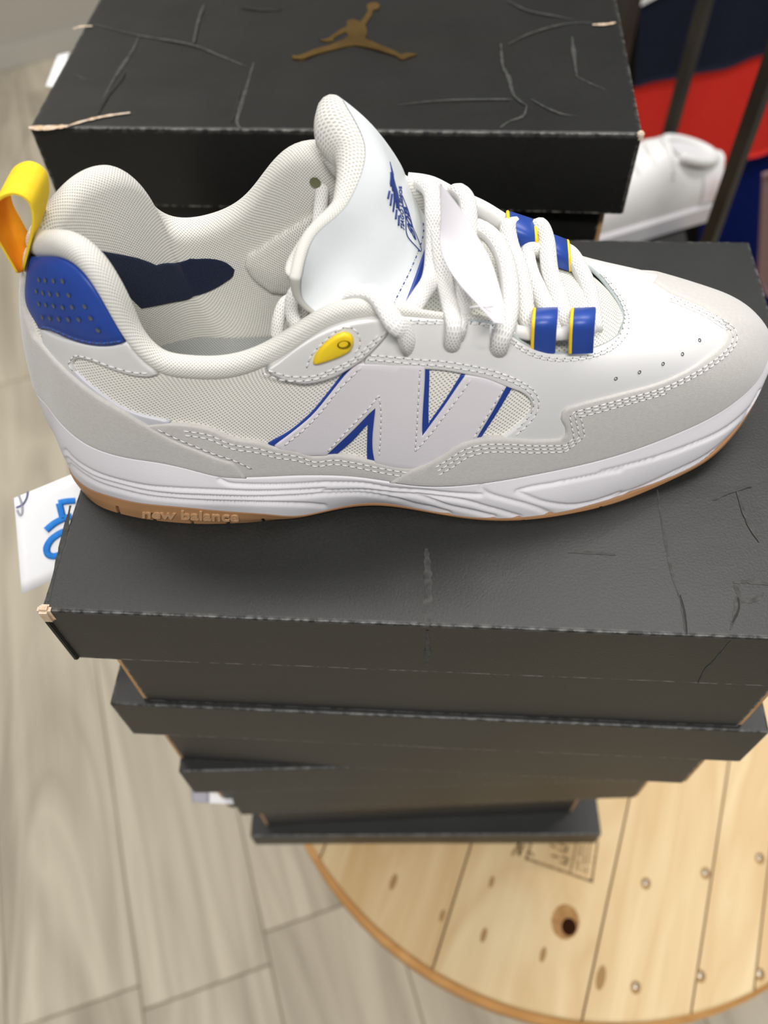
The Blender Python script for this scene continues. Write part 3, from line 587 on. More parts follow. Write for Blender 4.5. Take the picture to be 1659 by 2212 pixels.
class Spline:
    """periodic cubic through uniform knots"""
    def __init__(s, P):
        s.P = np.asarray(P, float); n = len(s.P); A = np.zeros((n, n)); s.n = n
        if s.P.ndim == 1: s.P = s.P[:, None]
        for i in range(n): A[i, i] = 4; A[i, (i+1) % n] = 1; A[i, i-1] = 1
        s.D = np.linalg.solve(A, 3*(np.roll(s.P, -1, 0)-np.roll(s.P, 1, 0)))
    def __call__(s, u):
        u = np.asarray(u, float) % s.n; i = np.floor(u).astype(int) % s.n; t = (u-np.floor(u))[..., None]; j = (i+1) % s.n
        p0, p1, d0, d1 = s.P[i], s.P[j], s.D[i], s.D[j]
        return p0+d0*t+(3*(p1-p0)-2*d0-d1)*t**2+(2*(p0-p1)+d0+d1)*t**3
class Surf:
    def __init__(s, f, u0, u1, v0, v1, nu, nv, wrap=None, flip=False, mu=None, mv=.075):
        s.f, s.u0, s.u1, s.v0, s.v1, s.nu, s.nv, s.wrap, s.flip, s.mv = f, u0, u1, v0, v1, nu, nv, wrap, flip, mv
        s.us = np.linspace(u0, u1, nu); s.vs = np.linspace(v0, v1, nv); Ug, Vg = np.meshgrid(s.us, s.vs, indexing='ij')
        s.G = f(Ug, Vg); mid = f(s.us, np.full(nu, (v0+v1)/2)); L = np.r_[0, np.cumsum(np.linalg.norm(np.diff(mid, axis=0), axis=1))]
        s.L = L; Fq = grid_faces(nu, nv); s.Fq = Fq
        s.bvh = BVHTree.FromPolygons([tuple(p) for p in s.G.reshape(-1, 3)], Fq)
        s.pp = proj(s.G.reshape(-1, 3)); Nn = s.nrm(Ug, Vg).reshape(-1, 3); s.facing = ((s.G.reshape(-1, 3)-CAM)*Nn).sum(1) < 0
    def nrm(s, u, v, e=.02):
        u = np.asarray(u, float); v = np.asarray(v, float)
        ev = .01; a = s.f(u+e, v)-s.f(u-e, v); b = s.f(u, np.minimum(v+ev, s.v1))-s.f(u, np.maximum(v-ev, s.v0)); n = np.cross(a, b)
        n = n/(np.linalg.norm(n, axis=-1, keepdims=True)+1e-12)
        return -n if s.flip else n
    def at(s, u, v, off=0.0):
        u = np.asarray(u, float); v = np.asarray(v, float); off = np.asarray(off, float)
        return s.f(u, v)+s.nrm(u, v)*off[..., None]
    def m(s, u):  # metric coordinate along u
        u = np.asarray(u, float)
        if s.wrap: k = np.floor((u-s.u0)/s.wrap); return np.interp(u-k*s.wrap, s.us, s.L)+k*s.L[-1]
        return np.interp(u, s.us, s.L)+np.where(u > s.u1, (u-s.u1)*.017, 0)+np.where(u < s.u0, (u-s.u0)*.017, 0)
    def minv(s, x):
        x = np.asarray(x, float)
        if s.wrap: k = np.floor(x/s.L[-1]); return np.interp(x-k*s.L[-1], s.L, s.us)+k*s.wrap
        return np.interp(x, s.L, s.us)
    def px(s, x, y, off=0.0, centre=None):
        d = ray(x, y); hit = s.bvh.ray_cast(Vector(CAM), Vector(d).normalized())
        ok = hit[2] is not None
        if ok:
            q = hit[2]; nn = s.nrm(s.us[q//(s.nv-1)], s.vs[q % (s.nv-1)]); ok = float(nn@np.asarray(d)) < 0
        if ok:
            u = s.us[q//(s.nv-1)]; v = s.vs[q % (s.nv-1)]
        else:
            e = ((s.pp-np.array([x, y]))**2).sum(1); e[~s.facing] += 1e6; k = int(e.argmin()); u = s.us[k//s.nv]; v = s.vs[k % s.nv]
        for it in range(8):
            p = proj(s.at(u, v, off)); r = np.array([x, y])-p; h = 1e-3
            J = np.stack([(proj(s.at(u+h, v, off))-p)/h, (proj(s.at(u, min(v+h, s.v1), off))-proj(s.at(u, min(v+h, s.v1)-h, off)))/h], 1)
            try: st = np.linalg.lstsq(J, r, rcond=1e-3)[0]
            except Exception: break
            if (v >= s.v1 and st[1] > 0) or (v <= s.v0 and st[1] < 0): st = np.array([J[:, 0]@r/(J[:, 0]@J[:, 0]+1e-9), 0.0])
            st = np.clip(st, -.6, .6); u += st[0]; v = min(max(v+st[1], s.v0), s.v1)
            if np.abs(r).max() < .2: break
        if centre is not None and s.wrap:
            while u-centre > s.wrap/2: u -= s.wrap
            while u-centre < -s.wrap/2: u += s.wrap
        return u, v
    def mesh(s, name, mat, parent, flip=None):
        nu, nv = s.nu, s.nv; arc = np.concatenate([np.zeros((nu, 1)), np.cumsum(np.linalg.norm(np.diff(s.G, axis=1), axis=2), 1)], 1)
        uv = np.stack([np.repeat(s.L[:, None], nv, 1), arc], -1).reshape(-1, 2)
        return obj(name, s.G.reshape(-1, 3), grid_faces(nu, nv, False, s.flip), mat, parent, True, uv)

# ---------------- measured rings
R2n = [(1652,740,.037),(1646,774,.036),(1622,822,.035),(1562,875,.033),(1487,916,.031),(1375,961,.029),(1263,994,.027),(1150,1018,.025),(1045,1036,.024),(940,1044,.0235),(850,1036,.025),(762,1024,.027),(668,1021,.029),(600,1023,.030),(540,1025,.031),(478,1022,.032),(420,1008,.0335),(350,992,.036),(290,983,.0375),(232,969,.039),(179,943,.041),(135,902,.044),(107,866,.046),(88,826,.047)]
R2f = [(.001,.098,.046),(.012,.1085,.043),(.028,.117,.040),(.045,.1225,.037),(.065,.126,.034),(.09,.129,.031),(.115,.133,.029),(.14,.139,.027),(.165,.146,.026),(.19,.152,.0265),(.215,.157,.028),(.24,.159,.030),(.262,.158,.032),(.28,.1545,.034),(.293,.148,.036),(.301,.139,.037)]
R5n = [(1349,690,.100),(1345,708,.094),(1338,725,.090),(1325,737,.086),(1308,747,.082),(1280,756,.078),(1240,763,.0745),(1180,762,.072),(1120,737,.071),(1060,700,.070),(960,690,.068),(860,682,.0665),(770,688,.064),(690,716,.061),(610,770,.0575),(540,805,.0545),(470,819,.053),(400,817,.053),(344,804,.0535),(290,757,.055),(243,681,.0575),(190,597,.063),(123,555,.0725),(70,545,.086)]
R5c = [(108,440,.096),(158,388,.105),(215,372,.113),(270,407,.120),(350,477,.127),(450,477,.130),(540,424,.130),(640,324,.129)]
rollr = .0065
R5f = []
for i, c in enumerate(R5c):
    p = aty(*c); a = [2.2, 1.9, 1.75, 1.62, 1.57, 1.57, 1.57, 1.57][i]; out = np.array([math.cos(a), math.sin(a), 0]); R5f.append(p+out*rollr*.85-np.array([0, 0, rollr*1.45]))
R5f += [(.134,.1285,.119),(.155,.1275,.108),(.178,.1275,.098),(.195,.1285,.090),(.2066,.127,.0836),(.2203,.124,.0784),(.2287,.117,.0738),(.2326,.110,.0719)]
R2 = Spline([atz(*p) for p in R2n]+R2f); R5 = Spline([aty(*p) for p in R5n]+[np.array(p) for p in R5f])
BET = Spline([.74,.82,.85,.85,.82,.78,.72,.66,.62,.6,.58,.56,.55,.55,.55,.55,.55,.52,.5,.45,.42,.4,.4,.4,.4,.42,.45,.5,.5,.55,.55,.55,.5,.45,.35,.25,.18,.34,.52,.68])
NS = 40
def f_up(u, v):
    a, c = R2(u), R5(u); be = BET(u)[..., 0]; v = np.asarray(v, float); h = np.pi/2
    fx = (1-be)*v+be*(1-np.cos(v*h)); fz = (1-be)*v+be*np.sin(v*h)
    out = np.empty(a.shape); out[..., 0] = a[..., 0]+(c[..., 0]-a[..., 0])*fx; out[..., 1] = a[..., 1]+(c[..., 1]-a[..., 1])*fx; out[..., 2] = a[..., 2]+(c[..., 2]-a[..., 2])*fz
    return out
shoe = empty('sneaker', (.15, .1, 0), 'white, grey suede and royal blue low sneaker with yellow heel loop on the top box', 'shoe')
UP = Surf(f_up, 0, NS, 0, 1, 481, 41, wrap=NS)
if UP.nrm(10.0, .4)[1] > 0: UP.flip = True; UP.facing = ~UP.facing
upper = UP.mesh('mesh_upper', M['mesh'], shoe)

# ---------------- patches laid on a surface
def smooth_loop(P, closed=True, step=.0022, corner=38):
    P = np.asarray(P, float); n = len(P); out = []
    def iscorner(i):
        if not closed and i in (0, n-1): return True
        a, b = P[i]-P[i-1], P[(i+1) % n]-P[i]; la, lb = np.linalg.norm(a), np.linalg.norm(b)
        if la < 1e-9 or lb < 1e-9: return True
        return math.degrees(math.acos(max(-1, min(1, a@b/la/lb)))) > corner
    cn = [iscorner(i) for i in range(n)]
    for i in range(n if closed else n-1):
        p1, p2 = P[i], P[(i+1) % n]; p0 = P[i-1] if not cn[i] else 2*p1-p2; p3 = P[(i+2) % n] if not cn[(i+1) % n] else 2*p2-p1
        k = max(1, int(np.linalg.norm(p2-p1)/step)); d = np.linalg.norm(p2-p1)
        def tan(a, b, c):
            la, lb = np.linalg.norm(b-a)+1e-9, np.linalg.norm(c-b)+1e-9
            return ((b-a)/la*lb+(c-b)/lb*la)/(la+lb)*d if True else 0
        m1, m2 = tan(p0, p1, p2), tan(p1, p2, p3)
        for q in range(k):
            t = q/k; out.append((2*t**3-3*t*t+1)*p1+(t**3-2*t*t+t)*m1+(-2*t**3+3*t*t)*p2+(t**3-t*t)*m2)
    if not closed: out.append(P[-1])
    return np.array(out)
def to_metric(S, pts, off, centre):
    out = []
    for p in pts:
        if p[0] == 'u': u, v = p[1], p[2]
        else: u, v = S.px(p[0], p[1], off, centre)
        out.append((float(S.m(u)), v*S.mv))
    return out
def inside(P, q):
    x, y = q[:, 0], q[:, 1]; c = np.zeros(len(q), bool); n = len(P)
    for i in range(n):
        (x1, y1), (x2, y2) = P[i-1], P[i]
        k = ((y1 > y) != (y2 > y)); 
        with np.errstate(divide='ignore', invalid='ignore'): xi = (x2-x1)*(y-y1)/(y2-y1+1e-18)+x1
        c ^= k & (x < xi)
    return c
def patch(name, S, pts, mat, parent, th=.0016, centre=None, edge=.0010, step=.0022, grid=.003, corner=38, base=-.0002, metric=False, puff=0.0, raw=False):
    Q = np.array(pts if metric else to_metric(S, pts, th, centre)); B = Q if raw else smooth_loop(Q, True, step, corner)
    keep = [0]
    for i in range(1, len(B)):
        if np.linalg.norm(B[i]-B[keep[-1]]) > step*.25: keep.append(i)
    B = B[keep]
    area = .5*np.sum(B[:, 0]*np.roll(B[:, 1], -1)-np.roll(B[:, 0], -1)*B[:, 1])
    if area < 0: B = B[::-1]
    n = len(B); T = np.roll(B, -1, 0)-np.roll(B, 1, 0); T /= np.linalg.norm(T, axis=1)[:, None]+1e-12; inn = np.stack([-T[:, 1], T[:, 0]], 1)
    rings = [(0, base), (0, th*.55), (edge*.3, th*.88), (edge, th)]
    R = [B+inn*w for w, _ in rings]; I = R[-1]
    lo, hi = I.min(0), I.max(0); gx = np.arange(lo[0], hi[0], grid); gy = np.arange(lo[1], hi[1], grid*.87)
    pts2 = np.array([(x+(grid/2 if j % 2 else 0), y) for j, y in enumerate(gy) for x in gx]).reshape(-1, 2)
    if len(pts2):
        pts2 = pts2[inside(I, pts2)]
        if len(pts2):
            dmin = np.min(np.linalg.norm(pts2[:, None]-I[None], axis=2), 1); pts2 = pts2[dmin > grid*.45]
    allp = np.vstack([I, pts2]) if len(pts2) else I
    rv, re, rf, *_ = delaunay_2d_cdt([Vector(p) for p in allp], [], [list(range(n))], 1, 1e-7)
    rv = np.array([tuple(v) for v in rv])
    # verts: rings 0..2 then cdt
    V2 = np.vstack([R[0], R[1], R[2], rv]); off = np.concatenate([np.full(n, rings[0][1]), np.full(n, rings[1][1]), np.full(n, rings[2][1]), np.full(len(rv), th)])
    if puff:
        dm = np.min(np.linalg.norm(rv[:, None]-I[None], axis=2), 1); off[3*n:] += puff*(1-np.exp(-dm/.004))
    vv = np.clip(V2[:, 1]/S.mv, S.v0, S.v1); uu = S.minv(V2[:, 0])
    P3 = S.at(uu, vv, off)
    F = []
    for r in range(2):
        for i in range(n): j = (i+1) % n; F.append((r*n+i, r*n+j, (r+1)*n+j, (r+1)*n+i))
    # map inset boundary to cdt verts (first n in order)
    for i in range(n): j = (i+1) % n; F.append((2*n+i, 2*n+j, 3*n+j, 3*n+i))
    F += [tuple(3*n+k for k in f) for f in rf]
    if S.flip: F = [f[::-1] for f in F]
    return obj(name, P3, F, mat, parent, True, V2)
def stitches(name, S, lines, mat, parent, th, centre=None, L=.0023, gap=.0008, r=.00027, corner=38, metric=False, kind='stuff'):
    V, F, holes = [], [], []
    for ln in lines:
        Q = np.array(ln if metric else to_metric(S, ln, th, centre)); C2 = smooth_loop(Q, False, .0008, corner)
        uu = S.minv(C2[:, 0]); vv = np.clip(C2[:, 1]/S.mv, S.v0, S.v1); P = S.at(uu, vv, np.full(len(uu), th)); Nn = S.nrm(uu, vv)
        s = np.r_[0, np.cumsum(np.linalg.norm(np.diff(P, axis=0), axis=1))]
        a = 0.0
        while a+L < s[-1]:
            ts = a+np.array([0, .2, .5, .8, 1])*L; c = np.stack([np.interp(ts, s, P[:, k]) for k in range(3)], 1); nn = np.stack([np.interp(ts, s, Nn[:, k]) for k in range(3)], 1)
            d = c[-1]-c[0]; d /= np.linalg.norm(d)+1e-12; o = len(V)
            for i, (w, h) in enumerate(((.15, -.2), (.85, .55), (1, .8), (.85, .55), (.15, -.2))):
                nv_ = nn[i]/(np.linalg.norm(nn[i])+1e-12); sd = np.cross(nv_, d)
                for k in range(6):
                    an = math.pi*2*k/6; V.append(c[i]+nv_*r*(h+w*math.sin(an))+sd*r*w*1.25*math.cos(an))
            for i in range(4):
                for k in range(6): F.append((o+i*6+k, o+i*6+(k+1) % 6, o+(i+1)*6+(k+1) % 6, o+(i+1)*6+k))
            hc = np.array([np.interp(a-gap*.5, s, P[:, k]) for k in range(3)]); nv_ = nn[0]/(np.linalg.norm(nn[0])+1e-12); sd = np.cross(nv_, d); o = len(V)
            for k in range(6): V.append(hc+nv_*.00009+(d*math.cos(k*math.pi/3)*.8+sd*math.sin(k*math.pi/3))*r*1.25)
            F.append(tuple(range(o, o+6))); holes.append(len(F)-1)
            a += L+gap
    o = obj(name, V, F, mat, parent, True); o['kind'] = kind
    o.data.materials.append(M['stitch_hole'])
    for h in holes: o.data.polygons[h].material_index = 1
    return o
def offset_line(S, pts, off, centre, d):
    """parallel line at distance d (metres) in surface metric"""
    Q = np.array(to_metric(S, pts, off, centre)); T = np.gradient(Q, axis=0); T /= np.linalg.norm(T, axis=1)[:, None]+1e-12
    return Q+np.stack([-T[:, 1], T[:, 0]], 1)*d
def dots(name, S, pts, r, mat, parent, th, centre=None):
    for p in pts:
        u, v = S.px(p[0], p[1], th, centre); c = S.at(u, v, th+.00005); n = S.nrm(u, v); a = np.cross(n, (0, 0, 1.)); a /= np.linalg.norm(a)+1e-12; b = np.cross(n, a)
        V = [c-n*.0002]+[c+r*(a*math.cos(t)+b*math.sin(t))+n*.00012 for t in np.linspace(0, 2*math.pi, 10, endpoint=False)]
        obj(name, V, [(0, 1+i, 1+(i+1) % 10) for i in range(10)], mat, parent, True)

# ---- toe mudguard
mg_top = [(1413,606),(1450,630),(1506,653),(1547,675),(1570,699),(1572,721),(1558,747),(1525,774),(1487,800),(1431,826),(1338,852),(1263,871),(1226,882),(1214,893),(1212,908),(1221,925),(1222,942),(1209,951),(1151,953),(1095,949),(1042,950),(997,961),(960,984),(918,1006),(889,1017)]
mud = patch('suede_mudguard', UP, [('u', 10.1, 0), ('u', 8.5, 0), ('u', 7, 0), ('u', 5, 0), ('u', 3, 0), ('u', 1, 0), ('u', -1, 0), ('u', -3, 0), ('u', -5, 0), ('u', -7, 0), ('u', -7, .22), ('u', -5.5, .36), ('u', -4, .5), ('u', -3.0, .56)]+mg_top, M['suede'], shoe, .0026, 0, .0012, grid=.0026)
st_in = [(1560,700),(1561,721),(1548,742),(1517,766),(1479,791),(1425,815),(1334,841),(1262,860)]
mgs = [(1450,646),(1505,669),(1548,692),(1580,716),(1583,735),(1567,759),(1534,785),(1492,811),(1434,838),(1341,864),(1268,883),(1240,890),(1231,900),(1236,925),(1240,945),(1222,962),(1151,963),(1095,960),(1046,961),(1005,971),(967,994),(930,1016)]
for k, d in enumerate((0, .0020, .0040)):
    if k == 0: lines = [mgs]
L0 = offset_line(UP, mgs, .0026, 0, 0)
sgn = 1
stitches('stitching', UP, [L0, offset_line(UP, mgs, .0026, 0, -.0019), offset_line(UP, mgs[8:], .0026, 0, -.0038)], M['thread'], mud, .0026, metric=True)
# ---- side foxing
fx_top = [(889,1012),(874,1012),(818,1001),(754,988),(724,984),(679,988),(649,978),(593,968),(556,958),(500,949),(448,928),(374,918),(325,921)]
fox = patch('suede_foxing', UP, [('u', 14.6, 0), ('u', 13, 0), ('u', 11.5, 0), ('u', 9.6, 0), (904,1012)]+fx_top+[(300,925),(374,960),(448,990)], M['suede'], shoe, .0019, 12, .001, grid=.0026)
fs = [(880,1021),(818,1011),(754,998),(724,994),(679,998),(649,988),(593,979),(556,969),(500,960),(448,939),(392,930)]
stitches('stitching', UP, [fs, [(x, y+9) for x, y in fs]], M['thread'], fox, .0019, 12)
# ---- heel suede (wraps round the heel, strip up the back)
hs = [('u', 23, 0), ('u', 21.5, 0), ('u', 20, 0), ('u', 18, 0), ('u', 16, 0), ('u', 14.1, 0), (504,1002),(448,984),(374,954),(325,928),(306,917),(262,890),(206,857),(149,812),(101,763),(80,733)]
hm = to_metric(UP, hs, .0026, 23); hm[-1] = (float(UP.m(22.15)), hm[-1][1])
hm += [(float(UP.m(22.6)), .6*UP.mv), (float(UP.m(22.72)), .8*UP.mv), (float(UP.m(22.75)), .97*UP.mv)]
c23 = float(UP.m(23)); full = hm+[(2*c23-x, y) for x, y in hm[::-1][:-1]]
heel = patch('suede_heel', UP, full, M['suede'], shoe, .0026, 23, .0012, grid=.0028, metric=True)
stitches('stitching', UP, [[(542,1012),(498,992),(445,974),(374,944),(330,922)]], M['thread'], heel, .0026, 18)
# ---- white heel overlay, silver arm, blue tab
def mirrored(pts_m): return [(2*c23-x, y) for x, y in pts_m]
wo = [(84,712),(112,724),(168,741),(209,748),(254,745),(278,738),(312,786),(344,803),(327,815),(299,815),(243,801),(187,780),(161,777),(152,790),(161,803),(150,815),(118,790),(96,762)]
m_ = to_metric(UP, wo, .0014, 21); hw_ = patch('white_heel_overlay', UP, m_, M['leather'], shoe, .0014, metric=True); patch('white_heel_overlay', UP, mirrored(m_), M['leather'], shoe, .0014, metric=True)
stitches('stitching', UP, [[(156,800),(148,786),(160,770),(187,773),(243,793),(299,806),(325,806)]], M['thread'], hw_, .0014, 21)
sa_ = [(130,790),(152,792),(163,805),(224,857),(299,897),(368,913),(345,924),(306,922),(250,895),(190,855),(150,822)]
m_ = to_metric(UP, sa_, .0012, 20); patch('silver_heel_arm', UP, m_, M['silver'], shoe, .0012, metric=True); patch('silver_heel_arm', UP, mirrored(m_), M['silver'], shoe, .0012, metric=True)
bt = [('u', 22.75, .99), (100,551), (123,555),(161,569),(194,602),(232,666),(277,735),(254,747),(209,750),(168,742),(123,724),(82,712)]
m_ = to_metric(UP, bt, .0018, 21); m_.append((float(UP.m(22.55)), .62*UP.mv)); m_.append((float(UP.m(22.68)), .8*UP.mv))
tab = patch('blue_heel_tab', UP, m_, M['blue'], shoe, .0018, metric=True, puff=.0012, edge=.0012); patch('blue_heel_tab', UP, mirrored(m_), M['blue'], shoe, .0018, metric=True)
q = 620/1659
dots('perforation', UP, [(x*q, 180+y*q) for x, y in [(225,1135),(262,1138),(310,1142),(362,1143),(210,1200),(248,1212),(288,1217),(335,1220),(397,1224),(225,1275),(265,1280),(310,1287),(362,1295),(417,1293),(490,1290),(245,1352),(287,1357),(340,1362),(395,1365),(455,1365),(525,1358),(567,1427)]], .0009, M['dark_hole'], tab, .0031, 21)
stitches('stitching', UP, [[(92,706),(123,715),(168,733),(209,741),(252,738),(270,732)]], M['thread_blue'], tab, .0026, 21)
# ---- side logo: blue under-layer and white letter
def c5(l): return [(500+x*q, 640+y*q) for x, y in l]
nb = c5([(212,856),(330,790),(450,690),(560,560),(640,460),(705,395),(900,395),(1145,400),(1145,432),(1140,742),(1240,600),(1332,455),(1480,480),(1625,530),(1560,640),(1425,850),(1330,880),(1230,935),(1090,1000),(950,1000),(830,975),(783,960),(788,742),(700,840),(600,925),(400,925),(300,905)])
patch('blue_logo_edge', UP, nb, M['blue_edge'], shoe, .0010, 11, .0004, grid=.0025, corner=30)
nw = c5([(248,868),(340,800),(460,700),(570,570),(650,470),(720,395),(900,395),(1120,400),(1120,432),(1103,815),(1230,640),(1356,458),(1480,480),(1592,525),(1530,640),(1405,850),(1330,880),(1230,935),(1090,1000),(950,1000),(830,975),(822,945),(830,652),(720,765),(550,925),(400,925),(300,905)])
nlogo = patch('letter_logo', UP, nw, M['leather_n'], shoe, .0017, 11, .0007, grid=.0025, corner=30); nlogo['label'] = 'white leather letter N on the side'
stitches('stitching', UP, [c5([(310,860),(420,770),(520,665),(620,540),(690,470),(752,408)]), c5([(560,895),(700,745),(800,640),(852,572),(862,640),(862,800),(852,950)]), c5([(1090,430),(1080,600),(1072,760),(1062,898),(1140,810),(1240,680),(1330,560),(1385,478)]), c5([(1568,545),(1480,690),(1390,835)])], M['thread'], nlogo, .0017, 11)
# ---- white leather vamp and eyestay
vb = [(818,748),(791,774),(785,790),(874,797),(948,801),(1004,810),(1061,823),(1098,838),(1132,852),(1147,867),(1151,882),(1140,901),(1114,927),(1080,952),(1070,962),(1100,966),(1160,968),(1240,957),(1250,905),(1340,872),(1435,847),(1495,820),(1540,785),(1578,750),(1592,718),(1585,692),(1555,662),(1505,641),(1455,620)]
vamp = patch('white_leather_vamp', UP, [('u', u, 1.0) for u in (-7.5, -6, -5, -4, -3, -2, -1, 0, 1, 2, 3, 4, 5, 6, 7, 8, 9, 10, 11.3)]+[(836,712)]+vb+[('u', -2.4, .5), ('u', -4, .42), ('u', -5.5, .3), ('u', -7.5, .2)], M['leather'], shoe, .0016, 0, .0009, grid=.003)
t_in = [(1045,703),(1085,722),(1106,741),(1136,762),(1196,779),(1263,775),(1308,762),(1343,738),(1358,700),(1350,660),(1325,618),(1290,582)]
stitches('stitching', UP, [t_in, offset_line(UP, t_in, .0016, 0, -.0022)], M['thread'], vamp, .0016, 0, metric=False) if False else None
def st_two(name, pts, d, parent, th, centre):
    stitches(name, UP, [offset_line(UP, pts, th, centre, 0), offset_line(UP, pts, th, centre, d)], M['thread'], parent, th, metric=True)
st_two('stitching', t_in, -.0021, vamp, .0016, 0)
st_two('stitching', [(800,768),(870,774),(948,780),(1010,789),(1070,803),(1120,822),(1152,843),(1164,868),(1160,890),(1140,918),(1112,942)], .0021, vamp, .0016, 8)
st_two('stitching', [(885,698),(920,699),(958,699)], -.0019, vamp, .0016, 9); st_two('stitching', [(1000,699),(1030,700),(1056,702)], -.0019, vamp, .0016, 9)
dots('punch_hole', UP, [(1330,818),(1381,804),(1432,786),(1474,765),(1511,735)], .0008, M['dark_hole'], vamp, .0016, 0)
# ---- eyelet overlay with yellow eyelet
ey = c5([(190,415),(300,335),(450,235),(600,172),(750,133),(870,125),(905,165),(912,205),(850,290),(780,360),(680,430),(560,490),(420,517),(330,503),(250,472)])
eyp = patch('eyelet_overlay', UP, ey, M['leather'], shoe, .0030, 12, .0012, grid=.0025)
yl = c5([(470,402),(478,365),(510,315),(560,268),(610,232),(655,217),(690,228),(709,258),(706,295),(690,325),(650,350),(580,378),(520,398),(485,406)])
ye = patch('yellow_eyelet', UP, yl, M['yellow'], eyp, .0046, 12, .0012, grid=.0016, step=.0012, puff=.0006)
u_, v_ = UP.px(743, 744, .005, 12); c_ = UP.at(u_, v_, .0053); n_ = UP.nrm(u_, v_); a_ = np.cross(n_, (0, 0, 1.)); a_ /= np.linalg.norm(a_); b_ = np.cross(n_, a_)
V = [c_-n_*.0015]+[c_+(a_*math.cos(t)*.0024+b_*math.sin(t)*.0017) for t in np.linspace(0, 2*math.pi, 14, endpoint=False)]
obj('eyelet_hole', V, [(0, 1+i, 1+(i+1) % 14) for i in range(14)], new_mat('eyelet_bore', lin(120, 96, 10), .8, .1)[0], ye)
k4 = 340/1659
def c4(l): return [(560+x*k4, 560+y*k4) for x, y in l]
st_two('stitching', c4([(90,1170),(180,1200),(270,1225),(380,1240),(500,1240),(640,1215),(760,1165),(860,1120),(960,1070),(1070,990),(1150,910),(1220,840),(1310,730)]), .0018, eyp, .0030, 12)
stitches('stitching', UP, [c4([(500,1140),(560,1000),(640,910),(740,820),(840,740),(920,710),(1000,740),(1060,840),(1060,930),(980,1010)])], M['thread'], eyp, .0030, 12)

# ---------------- collar roll and lining
RR = Spline([.0012]*10+[.0012, .0020, .0034, .0036, .0039, .0041, .0042, .0042, .0043, .0044, .0045, .0046, .0048, .0052, .0056, .006, .0065, .0068, .007, .007, .007, .0068, .005, .002]+[.0012]*6)
def outward(u):
    d = R5(u+.55)-R5(u-.55); t = d/(np.linalg.norm(d, axis=-1, keepdims=True)+1e-12); z = np.zeros(d.shape); z[..., 2] = 1
    o = np.cross(t, z); o[..., 2] = 0; o /= (np.linalg.norm(o, axis=-1, keepdims=True)+1e-12)
    c = np.array([.12, .094, 0]); s = np.sign(((R5(u)-c)*o).sum(-1))[..., None]; return o
if outward(np.array(16.0))[1] > 0: _o = outward; outward = lambda u: -_o(u)
def bottom_ring(u):
    p = R2(u).copy(); o = outward(u); p[..., 0] -= o[..., 0]*.011; p[..., 1] -= o[..., 1]*.011; p[..., 2] = .040; return p
def f_lin(u, w):
    u = np.asarray(u, float); w = np.asarray(w, float); r = RR(u); o = outward(u); c = R5(u); up = np.zeros(c.shape); up[..., 2] = 1
    cen = c-o*r*math.cos(math.radians(35))+up*r*math.sin(math.radians(35))
    ph = np.radians(-35+(180+35)*np.minimum(w/.45, 1.0))[..., None]
    roll = cen+r*(o*np.cos(ph)*1.0+up*np.sin(ph)*1.05)
    e = np.radians(180); end = cen+r*(o*math.cos(e)+up*math.sin(e)*1.05); t = np.clip((w-.45)/.55, 0, 1)[..., None]; b = bottom_ring(u)
    ctl = end.copy(); ctl[..., 2] -= .55*(end[..., 2]-b[..., 2]); ctl = ctl-o*.002
    low = end*(1-t)**2+ctl*2*t*(1-t)+b*t*t
    return np.where((w <= .45)[..., None], roll, low)
LIN = Surf(f_lin, 8.0, 35.0, 0, 1, 271, 37, mv=.11)
# lining faces inward/up
if LIN.nrm(16.0, .25)[2] < 0: LIN.flip = True; LIN.facing = ~LIN.facing
lining = LIN.mesh('collar_lining', M['lining'], shoe)
nav = [(198,541),(240,548),(262,552),(300,560),(340,575),(370,570),(410,561),(450,561),(490,571),(506,585),(503,598),(488,610),(440,635),(390,652),(330,664),(306,668),(260,620)]
LINF = Surf(f_lin, 23.3, 35.0, 0, 1, 161, 37, mv=.11, flip=LIN.flip)
patch('navy_lining_panel', LINF, nav, M['navy_mesh'], lining, .0008, None, .0006, grid=.0025)
pad = [(527,576),(536,556),(580,528),(640,492),(690,462),(705,520),(690,600),(640,640),(585,636),(545,605)]
patch('lining_pad', LINF, pad, M['lining'], lining, .0026, None, .003, grid=.0025, puff=.0012)
dots('lining_eyelet', LINF, [(681,394)], .0022, new_mat('olive_eyelet', lin(112, 114, 84), .8, .1)[0], lining, .0005)
# insole
V = []; nn_ = 25
for i in range(60):
    t = i/59; a = bottom_ring(np.array(23-15*t)); b = bottom_ring(np.array(23+12*t)); a[2] = b[2] = .0415
    for j in range(nn_): s_ = j/(nn_-1); p = a+(b-a)*s_; p = p+np.array([0, 0, .002*(1-math.sin(math.pi*s_))]); V.append(p)
obj('insole', V, grid_faces(60, nn_), M['insole'], shoe, True, [(p[0], p[1]) for p in V])

